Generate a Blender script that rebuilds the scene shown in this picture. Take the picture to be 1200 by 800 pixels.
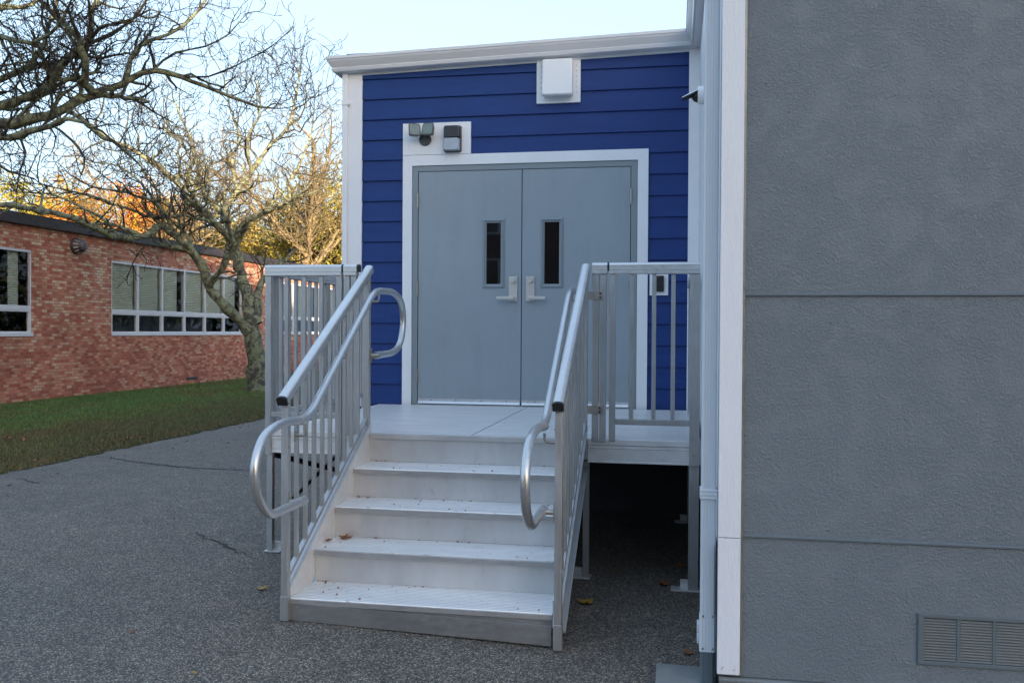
import bpy, math, random
import numpy as np
from mathutils import Vector, Matrix
R = math.radians
for o in list(bpy.data.objects): bpy.data.objects.remove(o)
scene = bpy.context.scene
COL = scene.collection
ZO = 1.52            # eye height: coordinates below are measured from eye level, the asphalt under the camera is z = 0

# ------------------------------------------------------------------ camera
FPX, YAW, PIT, ROL = 1060.5, R(10.22), R(0.646), R(0.331)
fwd = Vector((-math.sin(YAW)*math.cos(PIT), math.cos(YAW)*math.cos(PIT), -math.sin(PIT)))
rt = Vector((math.cos(YAW), math.sin(YAW), 0)); up = rt.cross(fwd)
rr = rt*math.cos(ROL)+up*math.sin(ROL); uu = -rt*math.sin(ROL)+up*math.cos(ROL)
cam_d = bpy.data.cameras.new('camera'); cam = bpy.data.objects.new('camera', cam_d); COL.objects.link(cam)
m = Matrix((rr, uu, -fwd)).transposed().to_4x4(); m.translation = Vector((0, 0, ZO)); cam.matrix_world = m
cam_d.sensor_width = 36; cam_d.lens = 36*FPX/1200; cam_d.clip_end = 3000; cam_d.clip_start = .05
scene.camera = cam

# ------------------------------------------------------------------ light
SUN_DIR = Vector((0.60, -0.80, 0)); SUN_EL = R(8.0)
world = bpy.data.worlds.new('World'); scene.world = world; world.use_nodes = True
wn = world.node_tree.nodes; bg = wn['Background']
sky = wn.new('ShaderNodeTexSky'); sky.sky_type = 'NISHITA'; sky.sun_disc = False
sky.sun_elevation = SUN_EL; sky.sun_rotation = math.atan2(SUN_DIR.x, SUN_DIR.y)
sky.air_density = 1.0; sky.dust_density = 4.0; sky.ozone_density = 1.3; sky.altitude = 50
tint = wn.new('ShaderNodeMix'); tint.data_type = 'RGBA'; tint.blend_type = 'MULTIPLY'; tint.inputs[0].default_value = 1     # dims the sky texture almost evenly
tint.inputs[7].default_value = (.42, .41, .40, 1)
world.node_tree.links.new(sky.outputs[0], tint.inputs[6]); sky_fill = wn.new('ShaderNodeMix'); sky_fill.data_type = 'RGBA'; sky_fill.blend_type = 'ADD'; sky_fill.inputs[0].default_value = 1     # even pale blue added to the sky to lift the shaded surfaces
sky_fill.inputs[7].default_value = (1.08, 1.50, 2.10, 1)
world.node_tree.links.new(tint.outputs[2], sky_fill.inputs[6]); world.node_tree.links.new(sky_fill.outputs[2], bg.inputs[0]); bg.inputs[1].default_value = 0.15
sl = bpy.data.lights.new('sun', 'SUN'); sl.energy = 5.0; sl.angle = R(0.5); sl.color = (1.0, .80, .55)
so = bpy.data.objects.new('sun', sl); COL.objects.link(so)
sd = Vector((SUN_DIR.x*math.cos(SUN_EL), SUN_DIR.y*math.cos(SUN_EL), math.sin(SUN_EL))).normalized()
so.rotation_euler = sd.to_track_quat('Z', 'Y').to_euler(); so.location = sd*60
vs = scene.view_settings; vs.view_transform = 'Standard'; vs.look = 'None'; vs.gamma = 1; vs.use_curve_mapping = False
vs.exposure = 1.75
scene.render.engine = 'CYCLES'
scene.cycles.max_bounces = 8; scene.cycles.transparent_max_bounces = 16

# ------------------------------------------------------------------ projection helpers (photo measurements -> metres)
def ray(x, y): return rr*((x-600)/FPX) - uu*((y-400)/FPX) + fwd
def at(x, y, X=None, Y=None, Z=None):
    d = ray(x, y)
    if X is not None: return d*(X/d.x)
    if Y is not None: return d*(Y/d.y)
    return d*(Z/d.z)

# ------------------------------------------------------------------ materials
def nn(nt, t, **k):
    n = nt.nodes.new(t)
    for a, v in k.items(): setattr(n, a, v)
    return n
def ramp(nt, src, stops, interp='LINEAR'):
    r = nt.nodes.new('ShaderNodeValToRGB'); r.color_ramp.interpolation = interp
    e = r.color_ramp.elements
    while len(e) > 1: e.remove(e[0])
    e[0].position = stops[0][0]; e[0].color = (*stops[0][1], 1) if len(stops[0][1]) == 3 else stops[0][1]
    for p, c in stops[1:]:
        x = e.new(p); x.color = (*c, 1)
    nt.links.new(src, r.inputs[0]); return r
def noise(nt, scale, detail=4, rough=.6, vec=None, dist=0):
    n = nt.nodes.new('ShaderNodeTexNoise'); n.inputs['Scale'].default_value = scale
    n.inputs['Detail'].default_value = detail; n.inputs['Roughness'].default_value = rough; n.inputs['Distortion'].default_value = dist
    if vec is not None: nt.links.new(vec, n.inputs['Vector'])
    return n
def mapped(nt, sc=(1, 1, 1), rot=(0, 0, 0), loc=(0, 0, 0)):
    tc = nt.nodes.new('ShaderNodeTexCoord'); mp = nt.nodes.new('ShaderNodeMapping')
    mp.inputs['Scale'].default_value = sc; mp.inputs['Rotation'].default_value = rot; mp.inputs['Location'].default_value = loc
    nt.links.new(tc.outputs['Object'], mp.inputs[0]); return mp.outputs[0]
def newmat(name):
    m = bpy.data.materials.new(name); m.use_nodes = True
    return m, m.node_tree, m.node_tree.nodes['Principled BSDF']
def bump(nt, b, h, strength=.3, dist=.01, prev=None):
    bm = nt.nodes.new('ShaderNodeBump'); bm.inputs['Strength'].default_value = strength; bm.inputs['Distance'].default_value = dist
    nt.links.new(h, bm.inputs['Height'])
    if prev is not None: nt.links.new(prev, bm.inputs['Normal'])
    nt.links.new(bm.outputs[0], b.inputs['Normal']); return bm.outputs[0]
def mixc(nt, f, a, b, mode='MIX'):
    m = nt.nodes.new('ShaderNodeMix'); m.data_type = 'RGBA'; m.blend_type = mode
    for s, v in ((m.inputs[0], f), (m.inputs[6], a), (m.inputs[7], b)):
        if hasattr(v, 'is_linked') or isinstance(v, bpy.types.NodeSocket): nt.links.new(v, s)
        elif isinstance(v, (int, float)): s.default_value = v
        else: s.default_value = (*v, 1)
    return m.outputs[2]
def simple(name, col, rough=.5, metal=0, var=.12, vscale=3, bs=0, bd=.002, bscale=60, stretch=(1, 1, 1), spec=.5, detail=5):
    m, nt, b = newmat(name)
    v = mapped(nt, stretch)
    n = noise(nt, vscale, detail, .65, v)
    lo = tuple(c*(1-var) for c in col); hi = tuple(min(1, c*(1+var)) for c in col)
    r = ramp(nt, n.outputs[0], [(.3, lo), (.7, hi)])
    nt.links.new(r.outputs[0], b.inputs['Base Color'])
    b.inputs['Roughness'].default_value = rough; b.inputs['Metallic'].default_value = metal
    b.inputs['Specular IOR Level'].default_value = spec
    if bs:
        n2 = noise(nt, bscale, 4, .6, v); bump(nt, b, n2.outputs[0], bs, bd)
    return m
def metal_mat(name, col, rough, metal, stretch, var=.1):
    m, nt, b = newmat(name)
    n = noise(nt, 14, 6, .7, mapped(nt, stretch)); n2 = noise(nt, 2.2, 3, .6, mapped(nt))
    f = nn(nt, 'ShaderNodeMath', operation='MULTIPLY'); nt.links.new(n.outputs[0], f.inputs[0]); nt.links.new(n2.outputs[0], f.inputs[1])
    r = ramp(nt, f.outputs[0], [(.14, tuple(c*(1-var*1.6) for c in col)), (.36, tuple(min(1, c*(1+var)) for c in col))])
    nt.links.new(r.outputs[0], b.inputs['Base Color'])
    rr_ = ramp(nt, n.outputs[0], [(.3, (rough-.08,)*3), (.7, (rough+.1,)*3)]); nt.links.new(rr_.outputs[0], b.inputs['Roughness'])
    b.inputs['Metallic'].default_value = metal
    bump(nt, b, n.outputs[0], .04, .001)
    return m
M = {}
M['rail'] = metal_mat('mill_aluminium', (.44, .45, .46), .42, .75, (8, 8, .5))
M['railtop'] = metal_mat('rail_cap_aluminium', (.62, .63, .64), .36, .75, (2, 2, 2), .06)
M['tube'] = metal_mat('brushed_tube', (.56, .57, .58), .34, .85, (3, 3, 3), .04)
M['bracket'] = metal_mat('steel_bracket', (.40, .38, .35), .38, .85, (3, 3, 3), .1)
M['galv'] = simple('galvanised_foot', (.62, .62, .62), .45, .6, .2)
M['black'] = simple('black_plastic', (.012, .012, .013), .45, 0, .2)
M['dark_steel'] = simple('dark_steel_brace', (.035, .036, .04), .5, .3, .2)

# treads and deck: extruded aluminium planks with ribs along X, darker grooves, scattered dirt specks
def plank_mat(name, col, pitch, dirt):
    m, nt, b = newmat(name)
    tc = nn(nt, 'ShaderNodeTexCoord'); sp = nn(nt, 'ShaderNodeSeparateXYZ'); nt.links.new(tc.outputs['Object'], sp.inputs[0])
    w = nn(nt, 'ShaderNodeMath', operation='MULTIPLY'); w.inputs[1].default_value = 2*math.pi/pitch; nt.links.new(sp.outputs['Y'], w.inputs[0])
    s = nn(nt, 'ShaderNodeMath', operation='SINE'); nt.links.new(w.outputs[0], s.inputs[0])
    s2 = nn(nt, 'ShaderNodeMapRange'); nt.links.new(s.outputs[0], s2.inputs[0]); s2.inputs[1].default_value = -1
    n = noise(nt, 3.0, 6, .65, mapped(nt, (.8, 3.5, 1)))
    n3 = noise(nt, 40, 4, .7, mapped(nt, (.5, 1, 1)))
    base = ramp(nt, n.outputs[0], [(.3, tuple(c*.82 for c in col)), (.65, col)])
    d = ramp(nt, s2.outputs[0], [(0, (.55,)*3), (.35, (1, 1, 1))])
    c = mixc(nt, 1.0, base.outputs[0], d.outputs[0], 'MULTIPLY')
    spk = ramp(nt, n3.outputs[0], [(.30, (.45, .42, .38)), (.40, (1, 1, 1))])
    c = mixc(nt, dirt, c, mixc(nt, 1.0, c, spk.outputs[0], 'MULTIPLY'))
    nt.links.new(c, b.inputs['Base Color'])
    b.inputs['Metallic'].default_value = .15; b.inputs['Roughness'].default_value = .42
    bump(nt, b, s2.outputs[0], .25, .003)
    return m
M['tread'] = plank_mat('ribbed_tread', (.86, .86, .86), .024, .8)
M['deck'] = plank_mat('ribbed_deck', (.88, .88, .88), .05, .6)
# risers: smooth aluminium with dull scuffs and dirt
m, nt, b = newmat('riser_sheet')
n1 = noise(nt, 1.6, 5, .6, mapped(nt, (2.2, 1, .5))); n2 = noise(nt, 9, 6, .75, mapped(nt, (1.8, 1, .8), loc=(3, 1, 2)))
c0 = ramp(nt, n1.outputs[0], [(.3, (.46, .46, .47)), (.7, (.60, .605, .61))])
sc = ramp(nt, n2.outputs[0], [(.27, (.50, .46, .42)), (.37, (.93, .92, .9)), (.5, (1, 1, 1))])
nt.links.new(mixc(nt, .7, c0.outputs[0], mixc(nt, 1, c0.outputs[0], sc.outputs[0], 'MULTIPLY')), b.inputs['Base Color'])
b.inputs['Metallic'].default_value = .5; b.inputs['Roughness'].default_value = .38
M['riser'] = m
M['noseshade'] = metal_mat('shaded_nosing', (.42, .42, .43), .4, .6, (1, 3, 3), .1)  # darker metal stands for the shade on the tread fronts
M['kick'] = metal_mat('kick_plate_metal', (.30, .30, .305), .42, .7, (1, 3, 3), .12)
M['stringer'] = metal_mat('stringer_aluminium', (.74, .74, .74), .4, .45, (1, 2, 2), .08)

def wood_white(name, col):
    m, nt, b = newmat(name)
    n = noise(nt, 18, 6, .6, mapped(nt, (3, 3, .6)), 1.5); n2 = noise(nt, 2, 4, .6, mapped(nt))
    r = ramp(nt, n2.outputs[0], [(.3, tuple(c*.93 for c in col)), (.7, col)])
    nt.links.new(r.outputs[0], b.inputs['Base Color']); b.inputs['Roughness'].default_value = .55
    bump(nt, b, n.outputs[0], .6, .005); return m
M['white'] = wood_white('white_trim_boards', (.86, .86, .87))
M['trimnear'] = wood_white('near_white_trim_board', (.76, .79, .85))
M['gutter'] = simple('white_gutter_metal', (.66, .67, .69), .32, 0, .04)
M['downspout'] = simple('white_downspout_metal', (.62, .66, .70), .30, 0, .05, 1.5, stretch=(1, 1, .2))
M['whitebox'] = simple('white_plastic', (.80, .80, .80), .4, 0, .03)
m, nt, b = newmat('blue_siding')
n = noise(nt, 3, 6, .65, mapped(nt, (.7, 1, 5))); n2 = noise(nt, 40, 5, .6, mapped(nt, (.35, 1, 3)), 1)
r = ramp(nt, n.outputs[0], [(.3, (.0010, .026, .150)), (.7, (.0020, .037, .190))])
nt.links.new(r.outputs[0], b.inputs['Base Color']); b.inputs['Roughness'].default_value = .5; b.inputs['Specular IOR Level'].default_value = .4
bump(nt, b, n2.outputs[0], .45, .004); M['siding'] = m
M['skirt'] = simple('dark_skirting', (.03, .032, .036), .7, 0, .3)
M['door'] = simple('grey_door_paint', (.29, .335, .37), .38, 0, .05, 1.2, .06, .001, 300)
nt = M['door'].node_tree; b = nt.nodes['Principled BSDF']; bc = b.inputs['Base Color'].links[0].from_socket
sn = noise(nt, 2.6, 6, .7, mapped(nt, (2.4, 1, .35))); sf = ramp(nt, sn.outputs[0], [(.30, (.94,)*3), (.48, (1, 1, 1)), (.70, (1.03,)*3)])
nt.links.new(mixc(nt, 1, bc, sf.outputs[0], 'MULTIPLY'), b.inputs['Base Color'])
rg = ramp(nt, sn.outputs[0], [(.3, (.52,)*3), (.6, (.34,)*3)]); nt.links.new(rg.outputs[0], b.inputs['Roughness'])
M['frame'] = simple('grey_frame_paint', (.24, .275, .30), .4, 0, .04)
M['steel'] = metal_mat('satin_steel', (.66, .64, .60), .34, .6, (2, 2, 6), .06)
m, nt, b = newmat('door_glass'); b.inputs['Base Color'].default_value = (.006, .006, .007, 1); b.inputs['Roughness'].default_value = .02
b.inputs['IOR'].default_value = 1.7; M['doorglass'] = m
M['lamphousing'] = simple('bronze_lamp_housing', (.06, .062, .058), .45, 0, .15)
M['lampface'] = simple('led_lamp_face', (.17, .21, .19), .25, 0, .15, 20)
M['lampgrey'] = simple('dark_photo_cell', (.035, .036, .045), .3, 0, .2)
M['lamplens'] = simple('prismatic_lens', (.42, .47, .53), .15, 0, .08, 10)
M['membrane'] = simple('black_roof_membrane', (.02, .02, .022), .8, 0, .2)

# stucco: knocked-down texture, rough clumps between smooth flats
m, nt, b = newmat('grey_stucco')
v = mapped(nt)
big = noise(nt, 8.5, 3, .5, v, .5); fine = noise(nt, 92, 3, .5, v, 1.0); vfine = noise(nt, 300, 2, .5, v)
mask = ramp(nt, big.outputs[0], [(.36, (.30,)*3), (.52, (1, 1, 1))])
fr = ramp(nt, fine.outputs[0], [(.42, (0, 0, 0)), (.60, (1, 1, 1))])
mu = nn(nt, 'ShaderNodeMath', operation='MULTIPLY'); nt.links.new(mask.outputs[0], mu.inputs[0]); nt.links.new(fr.outputs[0], mu.inputs[1])
ad = nn(nt, 'ShaderNodeMath', operation='MULTIPLY_ADD'); nt.links.new(vfine.outputs[0], ad.inputs[0]); ad.inputs[1].default_value = .08; nt.links.new(mu.outputs[0], ad.inputs[2])
bump(nt, b, ad.outputs[0], .62, .005)
cn = noise(nt, 1.1, 5, .6, v)
r = ramp(nt, cn.outputs[0], [(.3, (.146, .178, .206)), (.7, (.164, .198, .227))])
nt.links.new(r.outputs[0], b.inputs['Base Color']); b.inputs['Roughness'].default_value = .5
M['stucco'] = m
M['stuccotrim'] = simple('grey_painted_metal', (.118, .148, .168), .38, 0, .06)
M['ventpaint'] = simple('vent_paint', (.22, .24, .25), .35, 0, .06)
M['skirtgrey'] = simple('grey_skirt_metal', (.17, .19, .20), .42, 0, .1)

# asphalt: exposed pale aggregate in dark binder
m, nt, b = newmat('asphalt')
v = mapped(nt)
vo = nn(nt, 'ShaderNodeTexVoronoi'); vo.inputs['Scale'].default_value = 145; nt.links.new(v, vo.inputs['Vector'])
sepc = nn(nt, 'ShaderNodeSeparateColor'); nt.links.new(vo.outputs['Color'], sepc.inputs[0])
st = ramp(nt, sepc.outputs[0], [(0, (.050, .049, .048)), (.40, (.095, .092, .088)), (.62, (.16, .148, .135)), (.82, (.24, .215, .185)), (.96, (.40, .36, .30))], 'LINEAR')
edge = ramp(nt, vo.outputs['Distance'], [(.32, (1, 1, 1)), (.66, (.42, .42, .42))])
c = mixc(nt, 1, st.outputs[0], edge.outputs[0], 'MULTIPLY')
ln = noise(nt, .35, 6, .6, v); lr = ramp(nt, ln.outputs[0], [(.3, (.88, .86, .84)), (.7, (1.35, 1.24, 1.13))])
c = mixc(nt, 1, c, lr.outputs[0], 'MULTIPLY')
l2 = noise(nt, 5, 6, .7, v); lr2 = ramp(nt, l2.outputs[0], [(.3, (.8,)*3), (.7, (1.18,)*3)])
c = mixc(nt, 1, c, lr2.outputs[0], 'MULTIPLY')
nt.links.new(c, b.inputs['Base Color']); b.inputs['Roughness'].default_value = .75
hs = nn(nt, 'ShaderNodeMath', operation='MULTIPLY'); hs.inputs[1].default_value = -1; nt.links.new(vo.outputs['Distance'], hs.inputs[0])
bump(nt, b, hs.outputs[0], .5, .006); M['asphalt'] = m
M['crack'] = simple('crack_dark', (.030, .028, .026), .9, 0, .3)
M['terrain'] = simple('terrain_soil', (.05, .06, .03), .9, 0, .3, .5)
m, nt, b = newmat('lawn_soil')
n = noise(nt, .8, 6, .65, mapped(nt)); n2 = noise(nt, 30, 4, .7, mapped(nt))
r = ramp(nt, n.outputs[0], [(.35, (.045, .052, .016)), (.6, (.065, .065, .022)), (.8, (.095, .065, .028))])
c = mixc(nt, 1, r.outputs[0], ramp(nt, n2.outputs[0], [(.3, (.6,)*3), (.7, (1.3,)*3)]).outputs[0], 'MULTIPLY')
nt.links.new(c, b.inputs['Base Color']); b.inputs['Roughness'].default_value = .95; b.inputs['Specular IOR Level'].default_value = .1
bump(nt, b, n2.outputs[0], .8, .03); M['lawn'] = m
m, nt, b = newmat('grass_blades')
n = noise(nt, .5, 6, .72, mapped(nt, (1, .6, 1))); n2 = noise(nt, 9, 3, .6, mapped(nt))
r = ramp(nt, n.outputs[0], [(.32, (.070, .18, .035)), (.50, (.13, .24, .055)), (.60, (.17, .15, .055)), (.72, (.20, .13, .06))])
c = mixc(nt, 1, r.outputs[0], ramp(nt, n2.outputs[0], [(.3, (.55,)*3), (.7, (1.3,)*3)]).outputs[0], 'MULTIPLY')
tcx = nn(nt, 'ShaderNodeTexCoord'); spx = nn(nt, 'ShaderNodeSeparateXYZ'); nt.links.new(tcx.outputs['Object'], spx.inputs[0])
mrx = nn(nt, 'ShaderNodeMath', operation='MULTIPLY_ADD'); nt.links.new(n.outputs[0], mrx.inputs[0]); mrx.inputs[1].default_value = 5; nt.links.new(spx.outputs['X'], mrx.inputs[2])
edge_ = ramp(nt, nn(nt, 'ShaderNodeMapRange').outputs[0], [(0, (0, 0, 0)), (1, (.85, .85, .85))]); mr_ = edge_.inputs[0].links[0].from_node
nt.links.new(mrx.outputs[0], mr_.inputs[0]); mr_.inputs[1].default_value = -8.2; mr_.inputs[2].default_value = -4.4
c = mixc(nt, edge_.outputs[0], c, (.15, .095, .042))
nt.links.new(c, b.inputs['Base Color']); b.inputs['Roughness'].default_value = .7; M['grass'] = m

# brick
def brick_mat(name, axis, stops, mortar):
    m, nt, b = newmat(name)
    tc = nn(nt, 'ShaderNodeTexCoord'); sp = nn(nt, 'ShaderNodeSeparateXYZ'); cb = nn(nt, 'ShaderNodeCombineXYZ')
    nt.links.new(tc.outputs['Object'], sp.inputs[0]); nt.links.new(sp.outputs[axis], cb.inputs[0]); nt.links.new(sp.outputs['Z'], cb.inputs[1])
    br = nn(nt, 'ShaderNodeTexBrick'); nt.links.new(cb.outputs[0], br.inputs['Vector'])
    br.inputs['Color1'].default_value = (0, 0, 0, 1); br.inputs['Color2'].default_value = (1, 1, 1, 1); br.inputs['Mortar'].default_value = (.5, .5, .5, 1)
    br.inputs['Scale'].default_value = 1; br.inputs['Brick Width'].default_value = .17; br.inputs['Row Height'].default_value = .0677
    br.inputs['Mortar Size'].default_value = .0075; br.inputs['Mortar Smooth'].default_value = .2; br.inputs['Bias'].default_value = 0
    n = noise(nt, .55, 5, .6, cb.outputs[0]); ng = ramp(nt, n.outputs[0], [(.35, (0, 0, 0)), (.65, (1, 1, 1))])
    a = nn(nt, 'ShaderNodeMath', operation='MULTIPLY_ADD'); nt.links.new(ng.outputs[0], a.inputs[0]); a.inputs[1].default_value = .26
    sv = nn(nt, 'ShaderNodeMath', operation='MULTIPLY'); nt.links.new(br.outputs['Color'], sv.inputs[0]); sv.inputs[1].default_value = .88
    nt.links.new(sv.outputs[0], a.inputs[2])
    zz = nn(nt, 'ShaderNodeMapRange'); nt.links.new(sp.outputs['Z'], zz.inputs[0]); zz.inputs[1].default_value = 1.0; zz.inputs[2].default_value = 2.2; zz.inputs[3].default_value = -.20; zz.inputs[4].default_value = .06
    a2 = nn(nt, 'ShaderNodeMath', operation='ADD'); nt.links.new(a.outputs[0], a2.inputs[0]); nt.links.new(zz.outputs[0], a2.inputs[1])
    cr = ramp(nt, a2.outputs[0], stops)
    n2 = noise(nt, 45, 4, .7, cb.outputs[0]); c = mixc(nt, 1, cr.outputs[0], ramp(nt, n2.outputs[0], [(.3, (.72,)*3), (.7, (1.25,)*3)]).outputs[0], 'MULTIPLY')
    c = mixc(nt, br.outputs['Fac'], c, mortar)
    n3 = noise(nt, .9, 6, .6, cb.outputs[0]); c = mixc(nt, 1, c, ramp(nt, n3.outputs[0], [(.3, (.72, .70, .70)), (.6, (1.1,)*3)]).outputs[0], 'MULTIPLY')
    nt.links.new(c, b.inputs['Base Color']); b.inputs['Roughness'].default_value = .8
    iv = nn(nt, 'ShaderNodeMath', operation='SUBTRACT'); iv.inputs[0].default_value = 1; nt.links.new(br.outputs['Fac'], iv.inputs[1])
    bump(nt, b, iv.outputs[0], .6, .008); return m
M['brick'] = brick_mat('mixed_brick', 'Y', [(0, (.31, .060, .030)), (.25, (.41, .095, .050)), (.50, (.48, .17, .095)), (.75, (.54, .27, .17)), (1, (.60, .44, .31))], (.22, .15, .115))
M['brickdark'] = brick_mat('dark_brick', 'X', [(0, (.07, .025, .02)), (.5, (.12, .05, .035)), (1, (.17, .09, .065))], (.10, .09, .08))
M['fascia'] = simple('dark_brown_fascia', (.028, .022, .024), .55, 0, .15)
M['winframe'] = simple('window_frame_aluminium', (.58, .58, .62), .4, .1, .05)
m, nt, b = newmat('window_pane')
nt.nodes.remove(b); out = nt.nodes['Material Output']
tr = nn(nt, 'ShaderNodeBsdfTransparent'); tr.inputs[0].default_value = (.86, .89, .87, 1)
gl = nn(nt, 'ShaderNodeBsdfGlossy'); gl.inputs['Roughness'].default_value = .01
fr_ = nn(nt, 'ShaderNodeFresnel'); fr_.inputs[0].default_value = 1.38; mx = nn(nt, 'ShaderNodeMixShader')
nt.links.new(fr_.outputs[0], mx.inputs[0]); nt.links.new(tr.outputs[0], mx.inputs[1]); nt.links.new(gl.outputs[0], mx.inputs[2]); nt.links.new(mx.outputs[0], out.inputs[0])
M['glass'] = m
m, nt, b = newmat('window_blind')
tc = nn(nt, 'ShaderNodeTexCoord'); sp = nn(nt, 'ShaderNodeSeparateXYZ'); nt.links.new(tc.outputs['Object'], sp.inputs[0])
w = nn(nt, 'ShaderNodeMath', operation='MULTIPLY'); w.inputs[1].default_value = 2*math.pi/.05; nt.links.new(sp.outputs['Z'], w.inputs[0])
s = nn(nt, 'ShaderNodeMath', operation='SINE'); nt.links.new(w.outputs[0], s.inputs[0])
r = ramp(nt, s.outputs[0], [(0, (.56, .56, .46)), (.5, (.72, .71, .58))]); nt.links.new(r.outputs[0], b.inputs['Base Color'])
b.inputs['Roughness'].default_value = .6; bump(nt, b, s.outputs[0], .5, .01); M['blind'] = m
M['interior'] = simple('dim_room', (.12, .14, .18), .8, 0, .5, 1.5)

def bark_mat(name, dark, mid, lich, lo, hi):
    m, nt, b = newmat(name)
    v = mapped(nt); n = noise(nt, 7, 6, .7, v, .5); n2 = noise(nt, 25, 5, .7, mapped(nt, (1, 1, .35)))
    c = ramp(nt, n2.outputs[0], [(.3, dark), (.7, mid)])
    msk = ramp(nt, n.outputs[0], [(lo, (0, 0, 0)), (hi, (1, 1, 1))])
    c = mixc(nt, msk.outputs[0], c.outputs[0], lich)
    nt.links.new(c, b.inputs['Base Color']); b.inputs['Roughness'].default_value = .9; b.inputs['Specular IOR Level'].default_value = .2
    bump(nt, b, n2.outputs[0], .9, .03); return m
M['bark'] = bark_mat('lichen_bark', (.045, .042, .037), (.12, .11, .095), (.23, .245, .15), .44, .55)
M['twig'] = bark_mat('dark_twigs', (.024, .022, .019), (.065, .058, .048), (.14, .14, .085), .50, .62)
M['barklight'] = bark_mat('pale_bark', (.07, .05, .035), (.17, .12, .075), (.24, .20, .11), .45, .6)
M['barkfar'] = bark_mat('brown_bark', (.04, .03, .02), (.10, .07, .05), (.10, .09, .05), .5, .7)
def leaf_mat(name, stops, sc=.6):
    m, nt, b = newmat(name)
    n = noise(nt, sc, 5, .7, mapped(nt)); n2 = noise(nt, 6, 3, .6, mapped(nt))
    c = ramp(nt, n.outputs[0], stops)
    c = mixc(nt, 1, c.outputs[0], ramp(nt, n2.outputs[0], [(.3, (.6,)*3), (.7, (1.3,)*3)]).outputs[0], 'MULTIPLY')
    nt.links.new(c, b.inputs['Base Color']); b.inputs['Roughness'].default_value = .6
    out = nt.nodes['Material Output']; t = nn(nt, 'ShaderNodeBsdfTranslucent'); nt.links.new(c, t.inputs[0])
    mx = nn(nt, 'ShaderNodeMixShader'); mx.inputs[0].default_value = .25
    nt.links.new(b.outputs[0], mx.inputs[1]); nt.links.new(t.outputs[0], mx.inputs[2]); nt.links.new(mx.outputs[0], out.inputs[0]); return m
M['leaf_red'] = leaf_mat('red_orange_leaves', [(.40, (.36, .07, .025)), (.5, (.45, .20, .03)), (.6, (.50, .36, .05))])
M['leaf_orange'] = leaf_mat('orange_leaves', [(.35, (.42, .20, .03)), (.55, (.50, .36, .05))])
M['leaf_yellow'] = leaf_mat('yellow_leaves', [(.35, (.30, .26, .03)), (.6, (.52, .42, .05))])
M['leaf_green'] = leaf_mat('yellow_green_leaves', [(.35, (.10, .12, .02)), (.55, (.28, .24, .03)), (.7, (.38, .28, .04))])
M['leaf_evergreen'] = leaf_mat('evergreen_leaves', [(.35, (.02, .035, .012)), (.6, (.04, .06, .02))])
M['leaf_gold'] = leaf_mat('golden_leaves', [(.35, (.36, .25, .07)), (.6, (.52, .40, .11))])
M['leaf_dead'] = simple('dry_leaf', (.22, .075, .02), .7, 0, .35, 30)
M['leaf_fallyellow'] = simple('yellow_fallen_leaf', (.34, .20, .03), .6, 0, .3, 30)
M['concrete'] = simple('grey_splash_concrete', (.20, .21, .21), .6, 0, .2, 6, .2, .003, 60)

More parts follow.
